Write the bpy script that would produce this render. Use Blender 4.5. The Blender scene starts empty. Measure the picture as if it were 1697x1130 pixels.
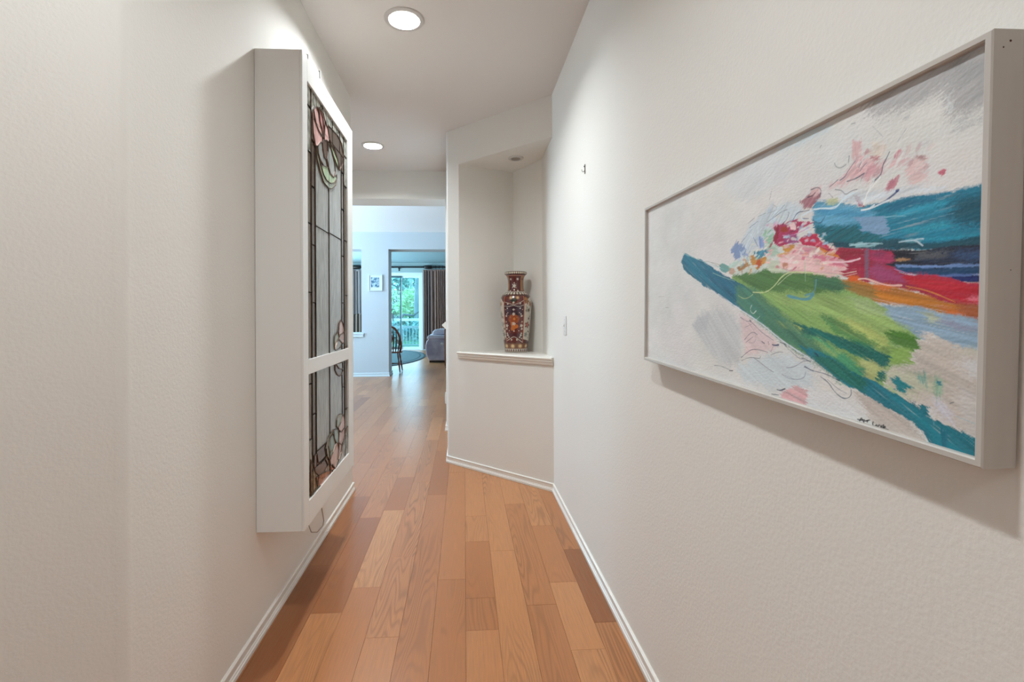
import bpy, bmesh, math, random
import numpy as np
from mathutils import Vector, Matrix
random.seed(7)
S = bpy.context.scene
COL = S.collection
PI = math.pi

# ---------------------------------------------------------------- camera
cd = bpy.data.cameras.new('camera'); cam = bpy.data.objects.new('camera', cd); COL.objects.link(cam)
cd.sensor_width = 36; cd.lens = 800/1697*36; cd.shift_x = 0.01974; cd.shift_y = -0.02563
cd.clip_start = 0.05; cd.clip_end = 200
cam.matrix_world = Matrix.Translation((0, 0, 1.22)) @ Matrix.Rotation(-math.atan(.057), 4, 'Z') @ Matrix.Rotation(PI/2, 4, 'X') @ Matrix.Rotation(-.005, 4, 'Z')
S.camera = cam
# ---------------------------------------------------------------- sky, exposure
W = bpy.data.worlds.new('sky'); S.world = W; W.use_nodes = True
wn = W.node_tree; bg = wn.nodes['Background']
tc = wn.nodes.new('ShaderNodeTexCoord'); sx = wn.nodes.new('ShaderNodeSeparateXYZ'); rp = wn.nodes.new('ShaderNodeValToRGB')
wn.links.new(tc.outputs['Generated'], sx.inputs[0]); wn.links.new(sx.outputs['Z'], rp.inputs[0]); wn.links.new(rp.outputs[0], bg.inputs[0])
rp.color_ramp.elements[0].position = .0; rp.color_ramp.elements[0].color = (.50, .86, .95, 1)
rp.color_ramp.elements[1].position = .7; rp.color_ramp.elements[1].color = (.30, .66, .95, 1)
bg.inputs[1].default_value = 4.6
S.view_settings.view_transform = 'Standard'; S.view_settings.look = 'None'
S.view_settings.gamma = 1; S.view_settings.use_curve_mapping = False; S.view_settings.exposure = 0.1
S.cycles.use_denoising = True
S.cycles.max_bounces = 10; S.cycles.diffuse_bounces = 6; S.cycles.sample_clamp_indirect = 6

def area(name, loc, rot, sx_, sy_, power, col, shape='RECTANGLE', parent=None, spread=PI):
    l = bpy.data.lights.new(name, 'AREA'); l.shape = shape; l.size = sx_
    if shape in ('RECTANGLE', 'ELLIPSE'): l.size_y = sy_
    l.energy = power; l.color = col; l.spread = spread
    o = bpy.data.objects.new(name, l); COL.objects.link(o); o.location = loc; o.rotation_euler = rot
    if parent: o.parent = parent
    return o
WARM = (.89, .955, .99); COOL = (1.0, .955, .96); CYAN = (.53, .745, 1.0); FILL = (.58, .84, 1.0)
P_DOWN = 22; P_GREAT = 260; P_FAR = 40; P_SIDE = 370
area('great_room_daylight', (-4.95, 7.6, 2.1), (0, -PI/2-.55, 0), 2.4, 2.7, P_GREAT, CYAN)          # in the great room's side window
area('sitting_room_fill', (-4.95, 13.8, 1.75), (0, -PI/2, 0), 2.0, 3.2, P_SIDE, FILL)           # added fill light, in a side window added out of view
area('slider_daylight', (-2.2, 17.3, 1.35), (-PI/2, 0, 0), 1.35, 2.4, P_FAR, CYAN)              # daylight at the sliding door

# ---------------------------------------------------------------- helpers
class MB:
    def __init__(s): s.v = []; s.f = []
    def add(s, vs, fs):
        n = len(s.v); s.v += [tuple(p) for p in vs]; s.f += [tuple(i+n for i in f) for f in fs]; return s
    def box(s, x0, x1, y0, y1, z0, z1):
        return s.add([(x0,y0,z0),(x1,y0,z0),(x1,y1,z0),(x0,y1,z0),(x0,y0,z1),(x1,y0,z1),(x1,y1,z1),(x0,y1,z1)],
                     [(0,3,2,1),(4,5,6,7),(0,1,5,4),(1,2,6,5),(2,3,7,6),(3,0,4,7)])
    def prism(s, pts, z0, z1):
        n = len(pts)
        a = sum(pts[i][0]*pts[(i+1)%n][1]-pts[(i+1)%n][0]*pts[i][1] for i in range(n))
        if a < 0: pts = pts[::-1]
        return s.add([(x,y,z0) for x,y in pts]+[(x,y,z1) for x,y in pts],
                     [tuple(range(n-1,-1,-1)), tuple(range(n,2*n))]+[(i,(i+1)%n,n+(i+1)%n,n+i) for i in range(n)])
    def tube(s, pts, r, n=8, caps=True):
        pts = [Vector(p) for p in pts]; m = len(pts)
        rr = r if isinstance(r, (list, tuple)) else [r]*m
        vs = []; up = None
        for i, p in enumerate(pts):
            t = (pts[min(i+1,m-1)]-pts[max(i-1,0)]).normalized()
            if up is None: up = t.orthogonal().normalized()
            up = (up - t*up.dot(t)); up = up.normalized() if up.length > 1e-6 else t.orthogonal().normalized()
            b = t.cross(up)
            for k in range(n):
                a = 2*PI*k/n; vs.append(p+(up*math.cos(a)+b*math.sin(a))*rr[i])
        fs = [(i*n+k, i*n+(k+1)%n, (i+1)*n+(k+1)%n, (i+1)*n+k) for i in range(m-1) for k in range(n)]
        if caps: fs += [tuple(range(n-1,-1,-1)), tuple((m-1)*n+k for k in range(n))]
        return s.add(vs, fs)
    def lathe(s, prof, c=(0,0,0), n=32, axis='Z'):
        vs = []
        for r, z in prof:
            for k in range(n):
                a = 2*PI*k/n; p = (r*math.cos(a), r*math.sin(a), z)
                if axis == 'X': p = (p[2], p[0], p[1])
                if axis == 'Y': p = (p[1], p[2], p[0])
                vs.append((c[0]+p[0], c[1]+p[1], c[2]+p[2]))
        m = len(prof)
        fs = [(i*n+k, i*n+(k+1)%n, (i+1)*n+(k+1)%n, (i+1)*n+k) for i in range(m-1) for k in range(n)]
        fs += [tuple(range(n-1,-1,-1)), tuple((m-1)*n+k for k in range(n))]
        return s.add(vs, fs)
    def build(s, name, mat, parent=None, smooth=False, bevel=0, seg=2, angle=.6):
        me = bpy.data.meshes.new(name); me.from_pydata(s.v, [], s.f); me.materials.append(mat)
        bm = bmesh.new(); bm.from_mesh(me)
        if len(bm.faces) < 20000: bmesh.ops.recalc_face_normals(bm, faces=bm.faces)
        bm.to_mesh(me); bm.free()
        o = bpy.data.objects.new(name, me); COL.objects.link(o)
        if parent: o.parent = parent
        if smooth:
            me.polygons.foreach_set('use_smooth', [True]*len(me.polygons))
            me.set_sharp_from_angle(angle=angle)
        if bevel:
            b = o.modifiers.new('bevel', 'BEVEL'); b.width = bevel; b.segments = seg; b.limit_method = 'ANGLE'; b.angle_limit = .6
            me.polygons.foreach_set('use_smooth', [True]*len(me.polygons)); b.harden_normals = True
        return o
def tag(o, label, cat, group=None, kind=None):
    if label: o['label'] = label
    if cat: o['category'] = cat
    if group: o['group'] = group
    if kind: o['kind'] = kind
    return o
def thing(name, label, cat, loc=(0,0,0), group=None):
    o = bpy.data.objects.new(name, None); COL.objects.link(o); o.location = loc; o.empty_display_size = .1
    return tag(o, label, cat, group)
def struct(o, label, cat): return tag(o, label, cat, kind='structure')
def rel(mb, loc):
    mb.v = [(x-loc[0], y-loc[1], z-loc[2]) for x, y, z in mb.v]; return mb

# ---------------------------------------------------------------- materials
def lin(c): return tuple(((x/255)/12.92 if x/255 <= .04045 else ((x/255+.055)/1.055)**2.4) for x in c)
def pm(name, col, rough=.5, metal=0, coat=0, bump=None, var=None, spec=.5, coords='Object', trans=0, emis=None, estr=0):
    m = bpy.data.materials.new(name); m.use_nodes = True; nt = m.node_tree; b = nt.nodes['Principled BSDF']
    c = (*lin(col), 1)
    b.inputs['Base Color'].default_value = c; b.inputs['Roughness'].default_value = rough; b.inputs['Metallic'].default_value = metal
    b.inputs['Coat Weight'].default_value = coat; b.inputs['Coat Roughness'].default_value = .15; b.inputs['Specular IOR Level'].default_value = spec
    b.inputs['Transmission Weight'].default_value = trans
    if emis: b.inputs['Emission Color'].default_value = (*lin(emis), 1); b.inputs['Emission Strength'].default_value = estr
    t = nt.nodes.new('ShaderNodeTexCoord')
    if var:  # (scale vec, amount, second colour, detail)
        mp = nt.nodes.new('ShaderNodeMapping'); mp.inputs['Scale'].default_value = var[0]; nt.links.new(t.outputs[coords], mp.inputs[0])
        n = nt.nodes.new('ShaderNodeTexNoise'); n.inputs['Scale'].default_value = 1; n.inputs['Detail'].default_value = var[3] if len(var) > 3 else 4
        r = nt.nodes.new('ShaderNodeValToRGB'); r.color_ramp.elements[0].position = .5-var[1]; r.color_ramp.elements[1].position = .5+var[1]
        r.color_ramp.elements[0].color = c; r.color_ramp.elements[1].color = (*lin(var[2]), 1)
        nt.links.new(mp.outputs[0], n.inputs[0]); nt.links.new(n.outputs[0], r.inputs[0]); nt.links.new(r.outputs[0], b.inputs['Base Color'])
    if bump:  # (scale vec, strength, distance)
        mp = nt.nodes.new('ShaderNodeMapping'); mp.inputs['Scale'].default_value = bump[0]; nt.links.new(t.outputs[coords], mp.inputs[0])
        n = nt.nodes.new('ShaderNodeTexNoise'); n.inputs['Scale'].default_value = 1; n.inputs['Detail'].default_value = 3
        u = nt.nodes.new('ShaderNodeBump'); u.inputs['Strength'].default_value = bump[1]; u.inputs['Distance'].default_value = bump[2]
        nt.links.new(mp.outputs[0], n.inputs[0]); nt.links.new(n.outputs[0], u.inputs['Height']); nt.links.new(u.outputs[0], b.inputs['Normal'])
    return m
def attr_mat(name, rough=.5, coat=0, bump=None):
    m = pm(name, (200,200,200), rough, coat=coat, bump=bump); nt = m.node_tree
    a = nt.nodes.new('ShaderNodeAttribute'); a.attribute_name = 'paint'; nt.links.new(a.outputs['Color'], nt.nodes['Principled BSDF'].inputs['Base Color'])
    return m
M_wall = pm('plaster_wall', (227,224,218), .75, bump=((130,130,130), .42, .0018), spec=.25)
M_ceil = pm('ceiling_paint', (221,216,212), .85, bump=((120,120,120), .2, .0012), spec=.2)
M_trim = pm('trim_gloss', (232,229,222), .35, spec=.4)
M_white = pm('white_lacquer', (225,225,222), .42, bump=((40,40,160), .05, .001), spec=.4)
M_plastic = pm('white_plastic', (226,226,224), .35)
M_ring = pm('light_trim', (198,194,190), .45)
M_can = pm('can_reflector', (236,232,226), .3, spec=.6)
M_lens = pm('lit_lens', (255,250,244), .4, emis=(255,249,240), estr=9)
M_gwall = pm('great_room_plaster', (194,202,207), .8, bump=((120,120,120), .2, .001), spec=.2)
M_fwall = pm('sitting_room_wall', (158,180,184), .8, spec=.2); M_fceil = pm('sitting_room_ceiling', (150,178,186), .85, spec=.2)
M_lead = pm('dark_lead', (92,74,62), .38, metal=.6)
M_dark = pm('dark_gap', (22,18,16), .8)
M_frame = pm('frame_pale', (194,189,182), .42, bump=((60,60,60), .08, .001), var=((6,3,30), .25, (184,179,172)))
M_alu = pm('door_frame_white', (208,222,228), .4)
M_black = pm('black_metal', (14,14,16), .4)
M_iron = pm('rod_dark_wood', (12,8,9), .4)

def oak():
    m = bpy.data.materials.new('oak_plank'); m.use_nodes = True; nt = m.node_tree; L = nt.links.new; N = nt.nodes.new
    b = nt.nodes['Principled BSDF']
    g = N('ShaderNodeNewGeometry'); at = N('ShaderNodeAttribute'); at.attribute_name = 'plank'
    sp = N('ShaderNodeSeparateColor'); L(at.outputs['Color'], sp.inputs[0])
    off = N('ShaderNodeCombineXYZ')
    mm = []
    for i, k in ((0, 37.0), (1, 91.0)):
        q = N('ShaderNodeMath'); q.operation = 'MULTIPLY'; q.inputs[1].default_value = k; L(sp.outputs[i], q.inputs[0]); L(q.outputs[0], off.inputs[i])
    ad = N('ShaderNodeVectorMath'); L(g.outputs['Position'], ad.inputs[0]); L(off.outputs[0], ad.inputs[1])
    def noise(scale, detail=2, rough=.5):
        mp = N('ShaderNodeMapping'); mp.inputs['Scale'].default_value = scale; L(ad.outputs[0], mp.inputs[0])
        n = N('ShaderNodeTexNoise'); n.inputs['Scale'].default_value = 1; n.inputs['Detail'].default_value = detail; n.inputs['Roughness'].default_value = rough
        L(mp.outputs[0], n.inputs[0]); return n.outputs[0]
    def math_(op, a, b_=None, c=None):
        q = N('ShaderNodeMath'); q.operation = op
        for i, x in enumerate((a, b_, c)):
            if x is None: continue
            if isinstance(x, (int, float)): q.inputs[i].default_value = x
            else: L(x, q.inputs[i])
        return q.outputs[0]
    low = noise((8.5, .75, 1), 1.5, .45)                      # contour source: cathedral grain
    rings = math_('SINE', math_('MULTIPLY', low, 150.0))
    rings = math_('POWER', math_('MULTIPLY_ADD', rings, .5, .5), 2.2)
    rmask = noise((4, .5, 1), 1)
    rmask = math_('MULTIPLY', math_('SUBTRACT', rmask, .42), 4.5); 
    cl = N('ShaderNodeClamp'); L(rmask, cl.inputs[0]); rings = math_('MULTIPLY', rings, cl.outputs[0])
    fine = noise((230, 7, 1), 3, .6); pore = noise((520, 16, 1), 1)
    cloud = noise((9, 2.2, 1), 3)
    knot = noise((9, 4.5, 1), 1); knot = math_('MULTIPLY', math_('SUBTRACT', knot, .77), 10); kc = N('ShaderNodeClamp'); L(knot, kc.inputs[0])
    tone = N('ShaderNodeValToRGB'); e = tone.color_ramp.elements
    e[0].position = 0; e[0].color = (*lin((134,76,40)), 1); e[1].position = 1; e[1].color = (*lin((208,156,106)), 1)
    for p, c in ((.18, (164,102,60)), (.5, (182,121,77)), (.8, (194,135,89))):
        x = e.new(p); x.color = (*lin(c), 1)
    L(sp.outputs[2], tone.inputs[0])
    def mix(fac, a, bcol, mode='MIX'):
        q = N('ShaderNodeMix'); q.data_type = 'RGBA'; q.blend_type = mode; L(fac, q.inputs[0]) if not isinstance(fac, float) else setattr(q.inputs[0], 'default_value', fac)
        L(a, q.inputs[6]) 
        if isinstance(bcol, tuple): q.inputs[7].default_value = bcol
        else: L(bcol, q.inputs[7])
        return q.outputs[2]
    c1 = mix(math_('MULTIPLY', rings, .7), tone.outputs[0], (.20, .082, .036, 1))
    c2 = mix(math_('MULTIPLY', math_('SUBTRACT', fine, .37), 1.7), c1, (.30, .145, .07, 1))
    c3 = mix(math_('MULTIPLY', cloud, .16), c2, (.50, .28, .15, 1))
    c4 = mix(math_('MULTIPLY', kc.outputs[0], .6), c3, (.13, .05, .025, 1))
    L(c4, b.inputs['Base Color'])
    b.inputs['Roughness'].default_value = .29; b.inputs['Specular IOR Level'].default_value = .30
    b.inputs['Coat Weight'].default_value = .04; b.inputs['Coat Roughness'].default_value = .25
    h = math_('ADD', math_('MULTIPLY', rings, -.5), math_('MULTIPLY', pore, .8))
    bu = N('ShaderNodeBump'); bu.inputs['Strength'].default_value = .12; bu.inputs['Distance'].default_value = .0008; L(h, bu.inputs['Height']); L(bu.outputs[0], b.inputs['Normal'])
    return m
M_oak = oak()

# ---------------------------------------------------------------- room shell
def arc(cx, cy, r, a0, a1, n=5): return [(cx+r*math.cos(math.radians(a0+(a1-a0)*i/n)), cy+r*math.sin(math.radians(a0+(a1-a0)*i/n))) for i in range(n+1)]
CEIL = 2.733
fl = struct(MB().box(-5.2, 3.5, -3.2, 17.0, -.14, -.018).build('floor', M_dark), 'oak plank floor running from the hall into the far rooms', 'floor')
# hall left wall: rounded outer corner towards the foyer, rounded end where the hall opens
k = math.tan(math.radians(22.5))*.045
lw = [(-3.6, 3.41)] + arc(-.80, 3.39, .02, 90, 0) + arc(-.78-.045, 1.156+k, .045, 0, -45) + [(-2.0, -.064), (-2.0, -3.1), (-2.14, -3.1), (-2.14, 0), (-.92, 1.215), (-.92, 3.27), (-3.6, 3.27)]
o = MB().prism(lw, 0, CEIL).build('wall_left', M_wall, smooth=True, angle=.5); struct(o, 'pale plaster hall wall behind the stained glass cabinet, with rounded corner', 'wall')
P1 = (-.143, 4.012); P2 = (.61, 3.29); A = (-.04, 3.913); D = (.423, 4.13); B = (.613, 3.753)
o = MB().box(.61, .75, -3.1, 3.29, 0, CEIL).build('wall_right', M_wall); struct(o, 'pale plaster hall wall on the right behind the abstract painting', 'wall')
p1r = [(-.143, 4.03), (-.142, 4.022), (-.138, 4.013), (-.130, 4.0)]
solid = p1r + [P2, (.75, 3.29), (.75, 5.1), (-.143, 5.1)]
m = MB().prism(solid, 0, .875)
m.prism(p1r + [A, D, B, P2, (.75, 3.29), (.75, 5.1), (-.143, 5.1)], .875, 2.44)
m.prism(solid, 2.44, CEIL)
o = m.build('wall_niche', M_wall); struct(o, 'angled plaster wall with the tall vase niche cut into it', 'wall')
o = MB().box(-.194, .75, 5.1, 5.43, 0, 2.438).box(.75, 3.4, 5.3, 5.43, 0, 4.6).build('wall_pilaster', M_wall); struct(o, 'plaster wall end beyond the niche wall, under the header', 'wall')
o = MB().box(-3.6, .75, 5.1, 5.43, 2.438, 4.6).box(-3.6, -2.9, 5.1, 5.43, 0, 2.438).box(-5.1, -3.6, 5.3, 5.43, 0, 4.6).build('wall_header', M_wall); struct(o, 'plaster header wall across the end of the hall ceiling', 'wall')
o = MB().box(-3.74, -3.6, 3.27, 5.3, 0, CEIL).build('wall_side_passage', M_wall); struct(o, 'plaster wall closing the side passage left of the hall', 'wall')
o = MB().box(-3.74, 1.0, -3.1, 5.1, CEIL, CEIL+.12).build('ceiling', M_ceil)
holes = MB()
for x_, y_ in ((-.299, 2.49), (-.805, 4.353), (-.34, .52), (-.34, -1.5)): holes.lathe([(.0805, CEIL-.05), (.0805, CEIL+.2)], (x_, y_, 0), 48)
ho = holes.build('cutter', M_ceil); bo = o.modifiers.new('cut', 'BOOLEAN'); bo.operation = 'DIFFERENCE'; bo.object = ho; bo.solver = 'EXACT'
bpy.context.view_layer.update(); cut = bpy.data.meshes.new_from_object(o.evaluated_get(bpy.context.evaluated_depsgraph_get())); o.modifiers.clear(); o.data = cut
bpy.data.objects.remove(ho); struct(o, 'flat pale ceiling of the hall with recessed lights', 'ceiling')
o = MB().box(-2.14, .75, -3.24, -3.1, 0, CEIL).build('wall_back', M_wall); struct(o, 'foyer wall behind the viewer', 'wall')
fd = thing('door_2', 'white panelled front door in the foyer behind the viewer', 'door', (-.8, -3.09, 0)); fd['kind'] = 'structure'
rel(MB().box(-1.25, -.35, -3.095, -3.055, .008, 2.03), (-.8,-3.09,0)).build('door_leaf', M_trim, fd, bevel=.003)
for x0_ in (-1.15, -.75):
    for z0_, z1_ in ((.2,.85),(1.0,1.9)): rel(MB().box(x0_, x0_+.3, -3.057, -3.045, z0_, z1_), (-.8,-3.09,0)).build('door_panel', M_trim, fd, bevel=.008)
rel(MB().box(-1.34, -1.25, -3.098, -3.05, .0, 2.12).box(-.35, -.26, -3.098, -3.05, .0, 2.12).box(-1.25, -.35, -3.098, -3.05, 2.03, 2.12), (-.8,-3.09,0)).build('door_casing', M_trim, fd)
rel(MB().lathe([(.0001,0),(.03,0),(.03,.006),(.012,.01),(.012,.04),(.028,.05),(.026,.075),(.0001,.08)], (-.43,-3.055,1.0), 20, 'Y'), (-.8,-3.09,0)).build('door_knob', pm('door_brass', (170,140,90), .3, metal=1), fd, smooth=True)
# great room
o = MB().prism([(5.43, 4.42), (9.73, 2.88), (9.73, 3.02), (5.43, 4.56)], -5.1, 3.4).build('ceiling_vault', pm('vault_white', (243,244,244), .85)); struct(o, 'bright sloping ceiling of the great room beyond the hall', 'ceiling')
o.data.transform(Matrix(((0,0,1,0),(1,0,0,0),(0,1,0,0),(0,0,0,1))))
o = (MB().box(-5.1, 3.4, 9.73, 10.13, 2.536, 3.2).box(-2.04, -1.506, 9.73, 10.13, 0, 2.536).box(-4.3, -2.04, 9.73, 10.13, 0, .845)
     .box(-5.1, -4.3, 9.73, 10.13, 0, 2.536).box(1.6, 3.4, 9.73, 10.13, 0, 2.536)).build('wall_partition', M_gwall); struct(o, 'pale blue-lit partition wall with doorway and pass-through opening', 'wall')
o = (MB().box(-5.24, -5.1, 5.3, 6.2, 0, 4.6).box(-5.24, -5.1, 9.0, 12.1, 0, 4.6).box(-5.24, -5.1, 15.5, 17.0, 0, 4.6).box(-5.24, -5.1, 12.1, 15.5, 0, .7).box(-5.24, -5.1, 12.1, 15.5, 2.8, 4.6).box(-5.24, -5.1, 6.2, 9.0, 0, .85).box(-5.24, -5.1, 6.2, 9.0, 3.35, 4.6)).build('wall_great_room_left', M_gwall); struct(o, 'left outer wall of the great room with a large window', 'wall')
w = MB()
for y in (6.2, 7.57, 8.94): w.box(-5.22, -5.12, y, y+.06, .85, 3.35)
w.box(-5.22, -5.12, 6.26, 8.94, .85, .92).box(-5.22, -5.12, 6.26, 8.94, 3.28, 3.35)
struct(w.build('window_2', M_alu), 'white framed side window of the great room', 'window')
w = MB()
for y in (12.1, 13.77, 15.44): w.box(-5.22, -5.12, y, y+.06, .7, 2.8)
w.box(-5.22, -5.12, 12.16, 15.44, .7, .77).box(-5.22, -5.12, 12.16, 15.44, 2.73, 2.8)
struct(w.build('window_added', M_alu), 'white framed side window added unseen in the far sitting room for fill light', 'window')  # unseen window, added to hold the sitting room fill light
o = MB().box(3.4, 3.54, 5.3, 17.0, 0, 4.6).build('wall_great_room_right', M_gwall); struct(o, 'right outer wall of the great room', 'wall')
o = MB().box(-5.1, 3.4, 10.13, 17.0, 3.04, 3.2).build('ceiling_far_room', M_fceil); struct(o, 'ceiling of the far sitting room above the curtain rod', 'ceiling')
DX0, DX1, DZ = -2.95, -1.50, 2.64
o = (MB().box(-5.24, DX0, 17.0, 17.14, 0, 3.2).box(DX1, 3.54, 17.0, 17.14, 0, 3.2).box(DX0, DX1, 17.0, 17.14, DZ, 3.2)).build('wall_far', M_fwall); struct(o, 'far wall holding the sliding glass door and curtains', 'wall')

# baseboards
BP = [(0,.058),(.006,.058),(.0095,.054),(.0095,.050),(.0065,.047),(.0065,.027),(.0095,.023),(.0095,.019),(.013,.015),(.013,.001),(0,.001)]
def skirting(name, path, side, label, prof=BP, mat=None, z0=0, parent=None, st=True):
    path = [Vector(p) for p in path]; n = len(path); rings = []
    for i, p in enumerate(path):
        d0 = (path[i]-path[i-1]).normalized() if i else None
        d1 = (path[i+1]-path[i]).normalized() if i < n-1 else None
        n0 = Vector((-d0.y, d0.x))*side if d0 else None; n1 = Vector((-d1.y, d1.x))*side if d1 else None
        if n0 is None: m_ = n1
        elif n1 is None: m_ = n0
        else: m_ = (n0+n1)/(1+n0.dot(n1))
        rings.append([(p.x+m_.x*t, p.y+m_.y*t, z+z0) for t, z in prof])
    k = len(prof); mb = MB(); mb.v = [q for r in rings for q in r]
    mb.f = [(i*k+j, i*k+(j+1)%k, (i+1)*k+(j+1)%k, (i+1)*k+j) for i in range(n-1) for j in range(k)] + [tuple(range(k)), tuple((n-1)*k+j for j in range(k-1,-1,-1))]
    o = mb.build(name, mat or M_trim, parent)
    return struct(o, label, 'baseboard') if st else o
skirting('baseboard_left', [(-2.0,-3.1),(-2.0,-.064),(-.78,1.156),(-.78,3.41),(-3.6,3.41)], -1, 'white moulded baseboard under the stained glass cabinet')
skirting('baseboard_right', [(.61,-3.1),(.61,3.29),(-.143,4.012),(-.143,5.1),(-.194,5.1),(-.194,5.43),(3.3,5.43)], 1, 'white moulded baseboard along the right wall and under the niche')
FB = [(0,.075),(.008,.075),(.012,.068),(.012,.05),(.009,.046),(.009,.03),(.014,.026),(.016,.02),(.016,.001),(0,.001)]
skirting('baseboard_partition', [(-5.1,9.73),(-1.506,9.73),(-1.506,10.13),(-5.1,10.13)], -1, 'white baseboard around the foot of the blue-lit partition wall', FB, M_alu)
skirting('baseboard_far', [(-1.42,17.0),(3.3,17.0)], -1, 'white baseboard below the far curtains', FB, M_alu)
# pass-through sill
m = MB().box(-4.36, -1.985, 9.69, 10.17, .845, .872).box(-4.33, -2.0, 9.705, 9.73, .79, .845)
struct(m.build('trim_1', M_alu, bevel=.004), 'white sill with apron below the pass-through opening', 'sill')
# niche shelf with moulded nose (a shelf board plus a two-step moulding along the angled face)
m = MB(); m.prism([A, D, B, P2], .875, .922)
sh = m.build('niche_ledge', M_trim); struct(sh, 'white moulded ledge of the niche, under the vase', 'ledge')
SP = [(-.01,.924),(.030,.924),(.035,.920),(.035,.913),(.031,.909),(.026,.907),(.026,.895),(.020,.890),(.017,.878),(.014,.872),(.0,.867),(-.01,.867)]
skirting('ledge_moulding', [A, (.614, 3.286)], -1, None, SP, M_trim, 0, sh, False)

# ---------------------------------------------------------------- floor planks
LW = .127
FIX = {0:[.95,1.868,2.08,2.60,2.93],1:[.6,1.2,2.49,3.7],2:[.9,2.015,3.1,4.4],3:[.8,1.735,2.18,2.77,3.5],4:[1.0,1.885,2.48,3.3],
       -1:[1.1,2.235,3.75,5.2],-2:[.9,1.55,3.3,4.35],-3:[.7,1.85,2.46,3.55],-4:[1.2,2.195,3.05],-5:[1.1,2.015,2.95],-6:[1.3,2.4,3.3]}
TONE = {(0,2.60):.62,(0,1.868):.30,(4,1.885):.02,(3,2.18):.42,(2,1.0):.6,(-5,2.015):.1,(-6,2.4):.12,(-6,1.3):.05,(-4,2.195):.9}
rng = random.Random(11)
planks = []
for k in range(-41, 28):
    ys = []
    if k in FIX:
        y = FIX[k][-1]; ys = list(FIX[k]); lo = FIX[k][0]
        while lo > -3.1: lo -= rng.uniform(.5, 1.5); ys.insert(0, lo)
    else:
        y = -3.1-rng.uniform(0, 1); ys = [y]
    y = ys[-1]
    while y < 17.0: y += rng.choice((rng.uniform(.35, .8), rng.uniform(.7, 1.5), rng.uniform(.9, 1.7))); ys.append(y)
    for a, b in zip(ys, ys[1:]):
        a_, b_ = max(a, -3.1), min(b, 16.98)
        if b_-a_ > .02: planks.append((k, a_, b_, a))
def plank_geo(x0, x1, y0, y1, drop):
    e = .0006; t = -drop; d = .0012
    v = [(x0,y0,-.018),(x1,y0,-.018),(x1,y1,-.018),(x0,y1,-.018),
         (x0+.0002,y0+.0002,t-d),(x1-.0002,y0+.0002,t-d),(x1-.0002,y1-.0002,t-d),(x0+.0002,y1-.0002,t-d),
         (x0+e,y0+e,t),(x1-e,y0+e,t),(x1-e,y1-e,t),(x0+e,y1-e,t)]
    f = [(0,1,5,4),(1,2,6,5),(2,3,7,6),(3,0,4,7),(4,5,9,8),(5,6,10,9),(6,7,11,10),(7,4,8,11),(8,9,10,11)]
    return v, f
def pcol(me, cols):
    a = me.color_attributes.new('plank', 'FLOAT_COLOR', 'POINT'); a.data.foreach_set('color', np.array(cols, dtype=np.float32).ravel())
def in_view(k, y0, y1):
    xc = (k+.5)*LW; ym = max(y0, 1.45)
    if y1 < 1.45 or y0 > 13.5: return False
    if not (-1.9 < xc < .75): return False
    if y0 > 3.4:
        ratio = xc/((ym+y1)/2)
        return -.26 < ratio < .03 and (y0 < 4.2 or ratio < -.02)
    return -.9 < xc < .7
stuff = MB(); sc = []; nvis = 0
for (k, y0, y1, key) in planks:
    t = TONE.get((k, key)); r3 = t if t is not None else min(1, max(0, rng.gauss(.5, .17)))
    c = (rng.random(), rng.random(), r3, 1); drop = rng.uniform(0, .0004)
    v, f = plank_geo(k*LW, (k+1)*LW, y0, y1, drop)
    if in_view(k, y0, y1) and nvis < 290:
        nvis += 1
        cx, cy = (k+.5)*LW, (y0+y1)/2
        me = bpy.data.meshes.new('plank'); me.from_pydata([(a-cx, b-cy, z) for a, b, z in v], [], f); me.materials.append(M_oak); pcol(me, [c]*12)
        o = bpy.data.objects.new('plank', me); COL.objects.link(o); o.location = (cx, cy, 0); o.parent = fl
    else: stuff.add(v, f); sc += [c]*12
me = bpy.data.meshes.new('plank_field'); me.from_pydata(stuff.v, [], stuff.f); me.materials.append(M_oak); pcol(me, sc)
o = bpy.data.objects.new('plank_field', me); COL.objects.link(o); o.parent = fl; o['kind'] = 'stuff'

# ---------------------------------------------------------------- stained glass cabinet on the left wall
cab = thing('stained_glass_cabinet', 'shallow white wall cabinet with leaded stained glass front on left wall', 'cabinet', (-.69, 2.255, .41))
CL = tuple(cab.location)
def cb(mb, name, mat, **kw): return rel(mb, CL).build(name, mat, cab, **kw)
FX = -.603; BX = -.612
cb(MB().box(-.779, BX, 1.85, 1.868, .41, 2.22), 'side_panel', M_white, bevel=.0015)
cb(MB().box(-.779, BX, 2.642, 2.66, .41, 2.22), 'side_panel', M_white, bevel=.0015)
cb(MB().box(-.779, BX, 1.868, 2.642, 2.202, 2.22), 'top_panel', M_white)
cb(MB().box(-.779, BX, 1.868, 2.642, .41, .428), 'bottom_panel', M_white)
cb(MB().box(-.779, -.77, 1.868, 2.642, .428, 2.202), 'back_panel', M_dark)
cb(MB().box(BX, FX, 1.85, 1.908, .41, 2.22), 'stile', M_white, bevel=.0012)
cb(MB().box(BX, FX, 2.555, 2.66, .41, 2.22), 'stile', M_white, bevel=.0012)
cb(MB().box(BX, FX, 1.908, 2.555, 2.13, 2.22), 'rail', M_white, bevel=.0012)
cb(MB().box(BX, FX, 1.908, 2.555, .992, 1.050), 'rail', M_white, bevel=.0012)
cb(MB().box(BX, FX, 1.908, 2.555, .41, .502), 'rail', M_white, bevel=.0012)
def glass(name, c1, c2, sc=(60,60,9), w=.12, rough=.22, bump=.5):
    return pm(name, c1, rough, coat=.25, var=(sc, w, c2, 5), bump=((90,90,30), bump, .002), spec=.42)
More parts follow.
